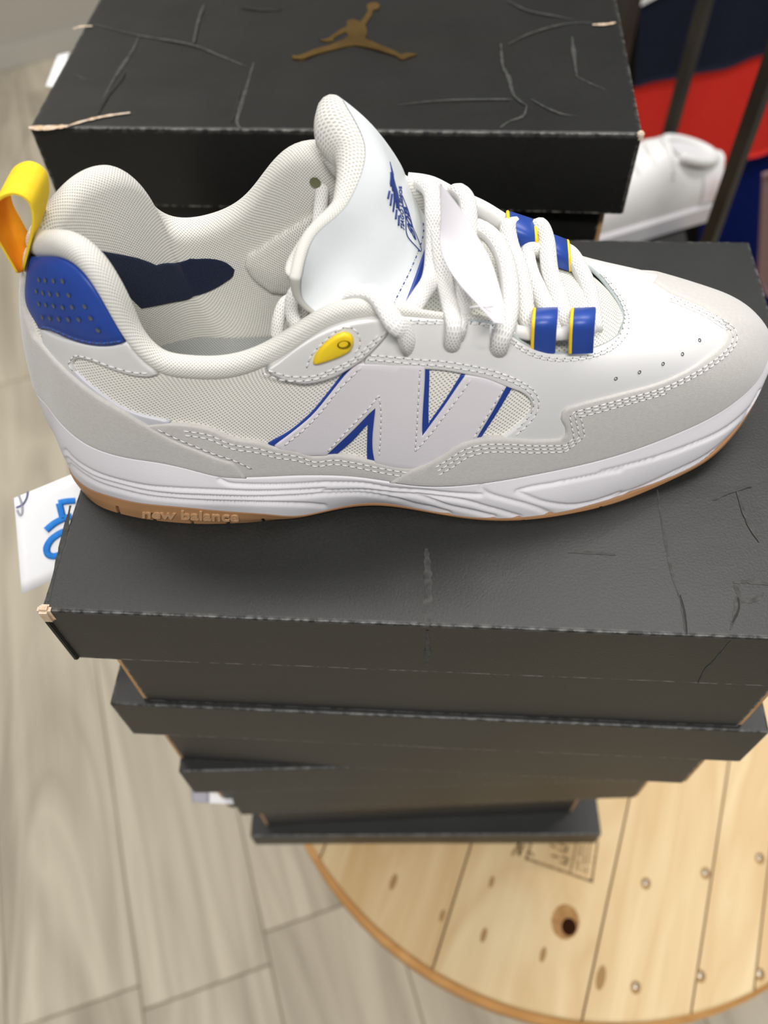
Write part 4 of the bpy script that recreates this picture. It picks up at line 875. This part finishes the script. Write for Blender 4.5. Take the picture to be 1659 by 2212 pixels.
# ---------------- tongue
def bicubic(G):
    G = np.asarray(G, float); nr, nc = G.shape[:2]
    def cr(p0, p1, p2, p3, t): return .5*((2*p1)+(-p0+p2)*t+(2*p0-5*p1+4*p2-p3)*t*t+(-p0+3*p1-3*p2+p3)*t**3)
    def f(u, v):
        u = np.clip(np.asarray(u, float), 0, nr-1); v = np.clip(np.asarray(v, float)*(nc-1), 0, nc-1)
        i = np.minimum(np.floor(u).astype(int), nr-2); j = np.minimum(np.floor(v).astype(int), nc-2); t = (u-i)[..., None]; s = (v-j)[..., None]
        def g(a, b):
            aa = np.clip(a, 0, nr-1); bb = np.clip(b, 0, nc-1); return G[aa, bb]
        rows = [cr(g(i+k, j-1), g(i+k, j), g(i+k, j+1), g(i+k, j+2), s) for k in (-1, 0, 1, 2)]
        return cr(*rows, t)
    return f
TG = [[(651,602,.0650),(678,514,.078),(752,438,.092),(789,322,.110),(740,214,.127)],
      [(656,648,.0665),(722,565,.080),(795,470,.094),(838,372,.109),(806,272,.126)],
      [(705,685,.0675),(775,605,.081),(840,515,.095),(872,425,.110),(864,352,.124)],
      [(790,705,.0690),(832,640,.082),(878,562,.096),(902,485,.110),(893,424,.122)],
      [(880,722,.0695),(905,660,.083),(925,600,.097),(940,545,.110),(930,485,.122)]]
f_t = bicubic([[aty(*p) for p in r] for r in TG])
TON = Surf(f_t, 0, 4, 0, 1, 61, 61, mv=.075)
if (TON.nrm(2.0, .5)@(CAM-TON.at(2.0, .5))) < 0: TON.flip = True; TON.facing = ~TON.facing
tongue = TON.mesh('tongue', M['tongue_leather'], shoe)
# padded lining at the back of the tongue and its rolled rim
Ug, Vg = np.meshgrid(TON.us, TON.vs, indexing='ij'); edge_d = np.minimum(np.minimum(Ug*3.2, Vg*6), (1-Vg)*6); tk = np.interp(Vg, [0, .3, .5, .7, .88, 1], [.0042, .005, .007, .014, .0175, .013])*np.clip(1-Ug*.12, .5, 1)+.004*np.clip(edge_d, 0, 1)**.6
F0 = TON.at(Ug, Vg, np.full(Ug.shape, -.0002)); Bk = TON.at(Ug, Vg, -tk)
m = 61; V = list(Bk.reshape(-1, 3)); Fc = grid_faces(m, m, False, not TON.flip)
def idx(i, j): return i*m+j
ring = [idx(m-1, 0)]+[idx(i, 0) for i in range(m-2, -1, -1)]+[idx(0, j) for j in range(1, m)]+[idx(i, m-1) for i in range(1, m)]
f0 = F0.reshape(-1, 3); bk = Bk.reshape(-1, 3); nR = len(ring); base_i = len(V); K = 7
dirs = []
for k in range(nR):
    i, j = divmod(ring[k], m); p = f0[ring[k]]; ii, jj = min(max(i, 4), m-1), min(max(j, 4), m-5); dv = p-f0[idx(ii, jj)]; dv /= np.linalg.norm(dv)+1e-12; dirs.append(dv)
dirs = np.array(dirs); 
for _ in range(6): dirs[1:-1] = (dirs[:-2]+2*dirs[1:-1]+dirs[2:])/4
for k in range(nR):
    a, b = f0[ring[k]], bk[ring[k]]; c = (a+b)/2; h = (a-b)/2; r_ = np.linalg.norm(h)
    for s in range(K+1):
        an = math.pi*s/K; V.append(c+h*math.cos(an)+dirs[k]*r_*.9*math.sin(an))
for k in range(nR-1):
    for s in range(K):
        a = base_i+k*(K+1)+s; Fc.append((a, a+1, a+K+2, a+K+1) if not TON.flip else (a, a+K+1, a+K+2, a+1))
uvl = np.stack([Ug*.02, Vg*.075], -1).reshape(-1, 2).tolist()+[(k*.0013, s*.0014) for k in range(nR) for s in range(K+1)]
obj('tongue_lining', V, Fc, M['lining'], tongue, True, uvl)

# ---------------- mesh vamp under the laces
def f_gus(t, a):
    t = np.asarray(t, float); a = np.asarray(a, float); n = R5(12.0*t); f = R5(40.0-8.0*t); aa = a[..., None]
    p = n+(f-n)*aa; p = p.copy(); arch = np.sin(np.pi*a)*np.minimum(1, t*2.2+.05)
    p[..., 2] += .0075*arch-.0008-.004*np.clip((t-.25)*3, 0, 1)-.014*np.clip((t-.73)/.12, 0, 1); return p
GUS = Surf(f_gus, 0, .90, 0, 1, 61, 31, mv=.06)
if GUS.nrm(.5, .5)[2] < 0: GUS.flip = True; GUS.facing = ~GUS.facing
gus = GUS.mesh('vamp_mesh', M['mesh_open'], shoe)
# grey cut edge round the throat
us = np.linspace(-5.5, 9.5, 90); P = UP.at(us % 40, np.full(90, 1.0), np.full(90, .0004)); obj('throat_edge', *tube_vf(P, .0009, 6), M['grey_edge'], vamp)
# blue strip between tongue leather and mesh
patch('blue_tongue_strip', TON, [('u', 3.55, .22), ('u', 3.45, .6), ('u', 3.5, .8), ('u', 4.0, .8), ('u', 4.0, .22)], M['blue_edge'], tongue, .0009, None, .0005)
stitches('stitching', TON, [[('u', 3.32, .12), ('u', 3.25, .5), ('u', 3.3, .85)]], M['print_blue'], tongue, .0002, L=.0014, gap=.0016, r=.0002)

# ---------------- tongue print
def text_mesh(body, bold=0.0):
    c = bpy.data.curves.new('t', 'FONT'); c.body = body; c.resolution_u = 4; c.offset = bold; o = bpy.data.objects.new('t', c); COL.objects.link(o)
    bpy.context.view_layer.update(); dg = bpy.context.evaluated_depsgraph_get(); me = o.evaluated_get(dg).to_mesh()
    bm = bmesh.new(); bm.from_mesh(me); bmesh.ops.triangulate(bm, faces=bm.faces[:]); 
    for _ in range(1): bmesh.ops.subdivide_edges(bm, edges=[e for e in bm.edges if e.calc_length() > .25], cuts=1)
    bmesh.ops.triangulate(bm, faces=bm.faces[:]); bm.verts.index_update()
    V = np.array([v.co[:2] for v in bm.verts]); F = [[v.index for v in f.verts] for f in bm.faces]; bd = [(e.verts[0].index, e.verts[1].index) for e in bm.edges if len(e.link_faces) == 1]; bm.free()
    o.evaluated_get(dg).to_mesh_clear(); bpy.data.objects.remove(o); bpy.data.curves.remove(c)
    lo, hi = V.min(0), V.max(0); return (V-lo)/(hi-lo), F, bd
def text_on(name, body, S, quad, mat, parent, th, off0=0.0, bold=0.0):
    """quad: px of lower-left, lower-right, upper-right, upper-left of the lettering"""
    V, F, bd = text_mesh(body, bold); q_ = np.array(quad, float); P = []; Q = []
    for x, y in V:
        p = (q_[0]*(1-x)+q_[1]*x)*(1-y)+(q_[3]*(1-x)+q_[2]*x)*y; u, v = S.px(p[0], p[1], off0); P.append(S.at(u, v, off0+th)); Q.append(S.at(u, v, off0-.0002))
    n = len(P); return obj(name, P+Q, F+[(a, b, b+n, a+n) for a, b in bd], mat, parent, False)
c3 = 140/1346
def cT(l): return [(820+x*c3, 330+y*c3) for x, y in l]
text_on('lettering', 'TIAGO LEMOS', TON, cT([(520,1640),(455,700),(400,690),(440,1560)]), M['print_blue'], tongue, .0002, .0001)
text_on('lettering', '808', TON, cT([(775,1870),(575,1130),(500,1110),(590,1560)]), M['print_blue'], tongue, .0002, .0001)
def px_tube(S, pts, r, name, mat, parent, off=.0002, closed=False):
    P = [];
    for p in pts: u, v = S.px(p[0], p[1], off); P.append(S.at(u, v, off))
    P = catmull(P, 4, closed); 
    if closed: P = np.vstack([P, P[:1]])
    return obj(name, *tube_vf(P, r, 6, .5), mat, parent)
px_tube(TON, cT([(465,880),(520,1000),(590,1180),(640,1350),(700,1560),(770,1720),(840,1900),(868,2000),(850,2050),(770,1960),(650,1830),(580,1730),(550,1600),(545,1420),(520,1230),(480,1050)]), .00022, 'print_oval', M['print_blue'], tongue, closed=True)
for a in [[(205,790),(170,955)], [(255,850),(222,1100)], [(352,1180),(332,1380)], [(400,1300),(392,1515)]]: px_tube(TON, cT(a), .00045, 'print_stroke', M['print_blue'], tongue)
for pl in [[(212,185),(240,280),(285,430),(292,520),(330,670),(360,760),(385,860),(405,1000),(415,1210),(395,1190),(375,1120),(370,1160),(345,1150),(340,960),(320,1060),(290,1240),(268,1220),(290,1000),(290,800),(262,800),(245,660),(228,710),(212,640),(222,400),(245,420),(235,330)]]:
    pts_ = []
    for p in cT(pl): u, v = TON.px(p[0], p[1], .0001); pts_.append((float(TON.m(u)), v*TON.mv))
    patch('print_mark', TON, pts_, M['print_blue'], tongue, .0003, None, .00005, step=.0006, grid=.002, metric=True, raw=True)

# ---------------- laces, loops, piping
def lace(pts, r=.0031, flat=.85, name='lace', n=12):
    P = catmull([UP.at(*UP.px(p[1], p[2], p[3], 8), p[3]) if p[0] == 's' else aty(*p) for p in pts], 8); 
    sl = np.r_[0, np.cumsum(np.linalg.norm(np.diff(P, axis=0), axis=1))]; uvl_ = [(k/n*2*math.pi*r, sl[i]) for i in range(len(P)) for k in range(n)]
    return obj(name, *tube_vf(P, r, n, flat), M['lace'], shoe, True, uvl_)
lace([(702,338,.126),(697,400,.122),(690,470,.114),(684,540,.104),(672,610,.094),(655,670,.086),(632,712,.080)], .0028, .7)
lace([(654,612,.0835),(634,640,.080),(630,672,.077),(640,700,.074),(655,716,.072)], .003, .7)
lace([(645,640,.088),(616,655,.084),(602,690,.080),(598,728,.077)], .0028, .7)
lace([(735,655,.0785),(775,633,.0735),(815,641,.0690)]+[('s',850,676,.0052),('s',870,712,.0042),('s',880,738,.0026),('s',884,752,-.002)], .0040, .6)
lace([(893,400,.1285),(915,396,.124),(934,420,.117),(937,475,.108),(938,540,.098),(931,600,.088),(908,640,.0775),(890,668,.0715),(880,690,.072)], .0034, .9)
lace([(945,500,.103),(952,560,.093),(962,620,.084),(972,664,.0725),('s',981,704,.0044),('s',977,738,.003),('s',976,750,-.002)], .0031, .85)
lace([(972,420,.128),(992,414,.122),(1010,440,.116),(1012,500,.105),(1003,575,.092),(1003,630,.082),(997,676,.0740),('s',988,706,.0035),('s',984,730,-.001)], .0034, .85)
lace([(985,500,.115),(1020,490,.110),(1055,505,.106),(1082,540,.099),(1098,592,.090),(1102,648,.080),(1097,690,.0715),('s',1086,722,.0046),('s',1079,746,.003),('s',1076,758,-.002)], .0035, .9)
lace([(1112,484,.124),(1097,492,.120),(1103,531,.112),(1121,579,.102),(1132,632,.092),(1136,680,.083),(1150,702,.0795),(1185,712,.0785),(1210,702,.0795)], .0034, .9)
lace([(1165,540,.117),(1150,536,.116),(1138,552,.113),(1146,590,.105),(1163,627,.097),(1181,669,.088),(1190,700,.082)], .0033, .9)
lace([(1150,505,.124),(1166,488,.1235),(1180,520,.118),(1188,587,.105),(1207,640,.095),(1222,688,.0845),(1240,706,.0805),(1268,708,.080)], .0033, .9)
lace([(1205,535,.126),(1232,548,.122),(1256,587,.1135),(1274,632,.104),(1282,680,.094),(1284,712,.087)], .0033, .9)
def pipe(pts, r, name='piping', mat='leather'): P = catmull([aty(*p) for p in pts], 8); return obj(name, *tube_vf(P, r, 10), M[mat], shoe)
pipe([(1110,715,.0735),(1150,722,.0745),(1200,722,.0755),(1250,716,.0775),(1280,708,.080)], .0026)
pipe([(880,392,.128),(930,400,.128),(985,428,.128),(1040,452,.128),(1098,488,.127)], .0034)
def webloop(name, pts, wv, mat, edge_mat, parent, sides=(-1,)):
    P = catmull([aty(*p) for p in pts], 6); wv = np.asarray(wv, float); V = []; m = len(P); T = np.gradient(P, axis=0)
    prof_ = [(-1, 0), (-.96, .5), (-.4, .62), (-.33, .95), (0, 1.05), (.33, .95), (.4, .62), (.96, .5), (1, 0), (.9, -.5), (-.9, -.5)]; th = .0011
    for i in range(m):
        t = T[i]/np.linalg.norm(T[i]); n_ = np.cross(t, wv); n_ /= np.linalg.norm(n_)
        if n_@(CAM-P[i]) < 0 and i < m*.6: pass
        for a, b in prof_: V.append(P[i]+wv*a+n_*b*th)
    k = len(prof_); Fc = [(i*k+j, i*k+(j+1) % k, (i+1)*k+(j+1) % k, (i+1)*k+j) for i in range(m-1) for j in range(k)]
    Fc += [tuple(range(k)), tuple((m-1)*k+j for j in range(k-1, -1, -1))]
    o = obj(name, V, Fc, mat, parent)
    for s in sides: obj('yellow_trim', *tube_vf(P+wv*s*1.03, .0007, 6), edge_mat, o)
    return o
for dx in (0, 82):
    wv = (aty(1206+dx, 712, .0755)-aty(1156+dx, 714, .0745))/2
    webloop('lace_loop', [(1175+dx,762,.0712),(1176+dx,735,.0714),(1178+dx,700,.0728),(1180+dx,676,.0775),(1181+dx,667,.0835),(1180+dx,674,.0885),(1178+dx,692,.0895)], wv, M['blue_rubber'], M['yellow_web'], shoe)
for (cx, cy, w2) in ((1127, 492, 28), (1203, 536, 24)):
    wv = (aty(cx+w2, cy+8, .124)-aty(cx-w2, cy-10, .125))/2
    webloop('lace_loop', [(cx+4,cy+40,.1165),(cx+2,cy+14,.1175),(cx,cy-8,.1215),(cx-1,cy-22,.1265),(cx-2,cy-24,.131),(cx-2,cy-10,.1345)], wv, M['blue_rubber'], M['yellow_web'], shoe, (-1, 1))

# ---------------- heel pull loop
yl0 = .0865
lp = [(60,566),(72,520),(84,470),(88,438),(80,402),(48,384),(14,398),(2,432),(8,472),(28,510),(48,545),(58,566)]
P = catmull([aty(*p, yl0) for p in lp], 6); hwid = .0088; mL = len(P); T = np.gradient(P, axis=0); cen = P.mean(0); V = []; Vi = []
for i in range(mL):
    t = T[i]/np.linalg.norm(T[i]); n_ = np.cross(t, (0, 1., 0)); n_ /= np.linalg.norm(n_)
    if n_@(P[i]-cen) < 0: n_ = -n_
    w = hwid*min(1, .55+min(i, mL-1-i)/8)
    for s in np.linspace(-1, 1, 9): V.append(P[i]+np.array([0, w*s, 0])+n_*(.0004+.00012*math.cos(s*24)))
    for s in np.linspace(-1, 1, 9): Vi.append(P[i]+np.array([0, w*s, 0])-n_*.0004)
pl_ = obj('pull_loop', V+[V[i*9] for i in range(mL)]+[Vi[i*9] for i in range(mL)]+[V[i*9+8] for i in range(mL)]+[Vi[i*9+8] for i in range(mL)], grid_faces(mL, 9)+[(9*mL+i, 9*mL+i+1, 10*mL+i+1, 10*mL+i) for i in range(mL-1)]+[(11*mL+i, 11*mL+i+1, 12*mL+i+1, 12*mL+i) for i in range(mL-1)], M['yellow_web'], shoe)
obj('loop_inside', Vi, grid_faces(mL, 9), M['orange_web'], pl_)

# ---------------- midsole and outsole
Bn = [(153,1017,.006),(176,1062,.001),(209,1092,0),(258,1113,0),(336,1128,0),(415,1135,0),(493,1135,0),(572,1130,0),(650,1118,.0005),(724,1101,.002),(799,1094,.003),(874,1098,.002),(948,1111,.0005),(1042,1124,0),(1132,1125,0),(1226,1114,0),(1297,1097,0),(1375,1075,.001),(1450,1039,.003),(1525,998,.0065),(1562,964,.009),(1600,920,.013),(1626,875,.017),(1646,832,.021),(1656,790,.027)]
Gn = [(149,1008,.010),(179,1047,.0095),(224,1068,.0105),(299,1087,.0115),(374,1094,.012),(467,1103,.0115),(560,1110,.0095),(620,1114,.007),(657,1113,.004),(724,1097,.005),(799,1088,.006),(855,1090,.005),(930,1105,.0035),(1023,1118,.0025),(1114,1119,.0025),(1188,1110,.0025),(1263,1096,.003),(1338,1074,.004),(1450,1031,.006),(1525,991,.0095),(1562,958,.0125),(1600,914,.0165),(1626,869,.0205),(1646,827,.024),(1657,786,.030)]
def ring_path(near, zfar, push):
    n = np.array([atz(*p) for p in near])[::-1]           # toe tip -> heel
    far = np.array(R2f); out = []
    for i, p in enumerate(far):
        d = (far[min(i+1, len(far)-1)]-far[max(i-1, 0)]); o = np.array([d[1], -d[0], 0])
        o /= np.linalg.norm(o); o = o if o[1] > 0 or (i < 3 and o[0] < 0) else -o
        if i < 3: o = np.array([-.8, .6, 0]) if i < 2 else np.array([-.4, .92, 0])
        if i > 13: o = np.array([.8, .6, 0])
        t = i/(len(far)-1); out.append([*(p+o*push)[:2], zfar(t)])
    back = np.array([[-.0095, .0855, zfar(0)]])
    return n, np.vstack([back, np.array(out)])
def resample(P, fr):
    P = catmull(P, 6); s = np.r_[0, np.cumsum(np.linalg.norm(np.diff(P[:, :2], axis=0), axis=1))]; s /= s[-1]
    return np.stack([np.interp(fr, s, P[:, k]) for k in range(3)], 1)
def frac(P):
    s = np.r_[0, np.cumsum(np.linalg.norm(np.diff(P[:, :2], axis=0), axis=1))]; return s/s[-1]
r2a = R2(np.linspace(0, 23, 24)); r2b = R2(np.linspace(23, 40, 18)); fa, fb = frac(r2a), frac(r2b)
def make_ring(near, zfar, push):
    n, f = ring_path(near, zfar, push); n = np.vstack([n, f[:1]]); f2 = np.vstack([f, n[:1]])
    return Spline(np.vstack([resample(n, fa)[:-1], resample(f2, fb)[:-1]]))
zb = lambda t: .004*max(0, 1-t*9)+.024*max(0, (t-.72)/.28)**1.8
zg = lambda t: .010-.006*min(1, max(0, (t-.25)*4))+.026*max(0, (t-.72)/.28)**1.8+.001
RB = make_ring(Bn, zb, .0045); RG = make_ring(Gn, zg, .0045)
groove_px = [[(140+x*.3376, 920+y*.3376) for x, y in l] for l in [
  [(0,160),(50,215),(120,265),(220,315),(350,355),(520,390),(700,405),(850,412),(1000,418),(1200,425),(1450,420),(1659,410)],
  [(10,210),(100,285),(200,340),(350,385),(520,425),(700,447),(900,455),(1200,462),(1450,455),(1659,440)],
  [(30,250),(120,320),(220,375),(350,415),(520,455),(700,475),(900,487),(1200,495),(1400,500),(1550,505),(1659,515)],
  [(990,345),(1050,372),(1150,380),(1400,380),(1659,368)]]]+[[(780+x*.3376, 980+y*.3376) for x, y in l] for l in [
  [(-240,190),(0,195),(200,228),(400,243),(560,258),(700,266),(770,268)], [(-240,245),(0,240),(200,258),(350,270),(450,300),(560,340),(700,370),(850,405)], [(-240,262),(0,258),(200,290),(350,330),(450,350),(560,380)],
  [(350,265),(480,280),(600,295),(700,315),(800,345),(900,372),(1010,405)], [(770,190),(775,230),(830,265),(950,300),(1060,330),(1150,360),(1215,390)], [(1000,242),(1100,216),(1300,180),(1659,105)], [(1000,245),(1100,290),(1200,320),(1350,335),(1500,310),(1659,255)]]]+[
  [(1039+x*.3737, 800+y*.3737) for x, y in l] for l in [[(700,590),(1000,510),(1200,440),(1400,350),(1550,230),(1620,120)], [(700,750),(900,690),(1100,600),(1300,500),(1450,380),(1560,250)]]]
GP = np.vstack([catmull(g, 14) for g in groove_px])
def f_mid(u, w):
    u = np.asarray(u, float); w = np.asarray(w, float)[..., None]; a, b = RG(u), R2(u); o = -inward2(u)
    top = b+o*.0022; p = a+(top-a)*w+o*(.0016*np.sin(np.pi*w)); return p
def inward2(u):
    d = R2(u+.03)-R2(u-.03); i = np.stack([d[..., 1], -d[..., 0], np.zeros(d.shape[:-1])], -1); return i/(np.linalg.norm(i, axis=-1, keepdims=True)+1e-12)
if inward2(np.array(14.0))[1] < 0: _i2 = inward2; inward2 = lambda u: -_i2(u)
nu, nw = 900, 44; us = np.linspace(0, NS, nu, endpoint=False); ws_ = np.linspace(0, 1, nw); Ug, Wg = np.meshgrid(us, ws_, indexing='ij')
G = f_mid(Ug, Wg); e = .03; Nm = np.cross(f_mid(Ug+e, Wg)-f_mid(Ug-e, Wg), f_mid(Ug, np.minimum(Wg+.02, 1))-f_mid(Ug, np.maximum(Wg-.02, 0))); Nm /= np.linalg.norm(Nm, axis=-1, keepdims=True)+1e-12
Nm *= np.sign((Nm*(-inward2(Ug))).sum(-1))[..., None]
pp = proj(G.reshape(-1, 3)); face = (((G.reshape(-1, 3)-CAM)*Nm.reshape(-1, 3)).sum(1) < 0)
dep = np.zeros(len(pp))
for k in range(0, len(pp), 4000):
    d2 = ((pp[k:k+4000, None]-GP[None])**2).sum(2).min(1); dep[k:k+4000] = np.exp(-d2/(2*3.0**2))
dep *= face; G = G-Nm*(dep.reshape(nu, nw)*.0011)[..., None]
rows = [G[:, j] for j in range(nw)]
inn = inward2(us); topb = R2(us)
rows += [topb+inn*.0002+np.array([0, 0, .0006]), topb+inn*.006+np.array([0, 0, -.001])]
rows = [RG(us)+inn*.004] + rows
V = np.stack(rows, 1); nr = V.shape[1]
mid_uv = np.stack([np.repeat(us, nr), np.tile(np.arange(nr), nu)], 1)
Fm = grid_faces(nu, nr, True)
def fix_faces(V, F, probe_face, want):
    a, b, c = [np.asarray(V[i]) for i in F[probe_face][:3]]; n = np.cross(b-a, c-a); return F if n@want > 0 else [f[::-1] for f in F]
pf = int(nu*14/40)*(nr-1)+20
Fm = fix_faces(V.reshape(-1, 3), Fm, pf, np.array([0, -1., 0]))
midsole = obj('midsole', V.reshape(-1, 3), Fm, M['midsole'], shoe)
# outsole with tread notches
nu2 = 1400; us = np.linspace(0, NS, nu2, endpoint=False); B_ = RB(us); G_ = RG(us); inn = inward2(us)
notch_px = [(258,1108),(336,1122),(417,1130),(494,1131),(571,1126),(1132,1122),(1297,1092),(1450,1034),(1562,960)]
bp_ = proj(B_); dist = np.min(np.abs(bp_[:, None, 0]-np.array([n[0] for n in notch_px])[None]), 1); vis = us < 22.5
cut = np.where(vis & (dist < 3.2), .0022, 0.0)[:, None]
rows = [B_+inn*.012+np.array([0, 0, .0002]), B_+inn*.0012+inn*cut, B_+inn*.0002+np.array([0, 0, .0012])+inn*cut, B_+(G_-B_)*.45-inn*.0004+inn*cut*(B_[:, 2:3] < .002), B_+(G_-B_)*.6-inn*.0005, G_-inn*.0003, G_+inn*.005]
V = np.stack(rows, 1); nr = V.shape[1]; Fo = fix_faces(V.reshape(-1, 3), grid_faces(nu2, nr, True), int(nu2*14/40)*(nr-1)+3, np.array([0, -1., 0]))
Fo = Fo+[tuple(i*nr for i in range(nu2))]
outsole = obj('outsole', V.reshape(-1, 3), Fo, M['gum'], shoe, False)
def f_gum(u, w):
    w = np.asarray(w, float)[..., None]; a, b = RB(u), RG(u); return a+(b-a)*w+(-inward2(np.asarray(u, float)))*.0005
GUM = Surf(f_gum, 10, 22, 0, 1, 241, 9, mv=.012)
if GUM.nrm(15.0, .5)[1] > 0: GUM.flip = True; GUM.facing = ~GUM.facing
def c7(l): return [(140+x*.3376, 920+y*.3376) for x, y in l]
text_on('raised_lettering', 'new balance', GUM, c7([(498,588),(1115,612),(1115,553),(498,533)]), M['gum_text'], outsole, .0005, .0001, .025)
outsole['label'] = 'brown gum rubber outsole with raised lettering'

# ---------------- swing tag and its plastic fastener
tg = [[(950,398,.098),(952,470,.094),(950,520,.090),(962,566,.0835),(990,610,.077),(1030,655,.0685),(1067,695,.0600)],
      [(951,399,.0985),(972,455,.0965),(985,512,.0920),(1003,566,.0855),(1025,612,.0785),(1048,655,.0700),(1070,695,.0605)],
      [(953,400,.0990),(1000,460,.0990),(1030,510,.0940),(1058,560,.0870),(1075,612,.0790),(1086,660,.0700),(1085,697,.0620)]]
f_g = bicubic([[aty(*p)+np.array([0, -.004, .003]) for p in r] for r in tg]); TAGS = Surf(f_g, 0, 2, 0, 1, 17, 41)
swing = empty('swing_tag', aty(1067, 690, .06), 'curled white paper swing tag fastened to the laces of the sneaker', 'tag')
A = TAGS.at(*np.meshgrid(TAGS.us, TAGS.vs, indexing='ij'), np.full((17, 41), .00015)); B = TAGS.at(*np.meshgrid(TAGS.us, TAGS.vs, indexing='ij'), np.full((17, 41), -.00015)); n = 17*41
Gf = grid_faces(17, 41); ring = [i*41 for i in range(17)]+[16*41+j for j in range(1, 41)]+[i*41+40 for i in range(15, -1, -1)]+list(range(39, 0, -1))
obj('tag_paper', list(A.reshape(-1, 3))+list(B.reshape(-1, 3)), Gf+[tuple(n+i for i in f[::-1]) for f in Gf]+[(ring[k], ring[(k+1) % len(ring)], ring[(k+1) % len(ring)]+n, ring[k]+n) for k in range(len(ring))], M['tag_paper'], swing)
fo = np.array([0, -.006, .0045])
obj('plastic_fastener', *tube_vf([aty(1014, 661, .071)+fo, aty(1035, 658, .070)+fo, aty(1062, 656, .0690)+fo], .0005, 6), M['plastic'], swing)
obj('plastic_fastener', *tube_vf([aty(1060, 700, .0600)+fo*.3, aty(1058, 720, .0590)+fo*.3, aty(1060, 742, .0610)], .00025, 5), M['plastic'], swing)
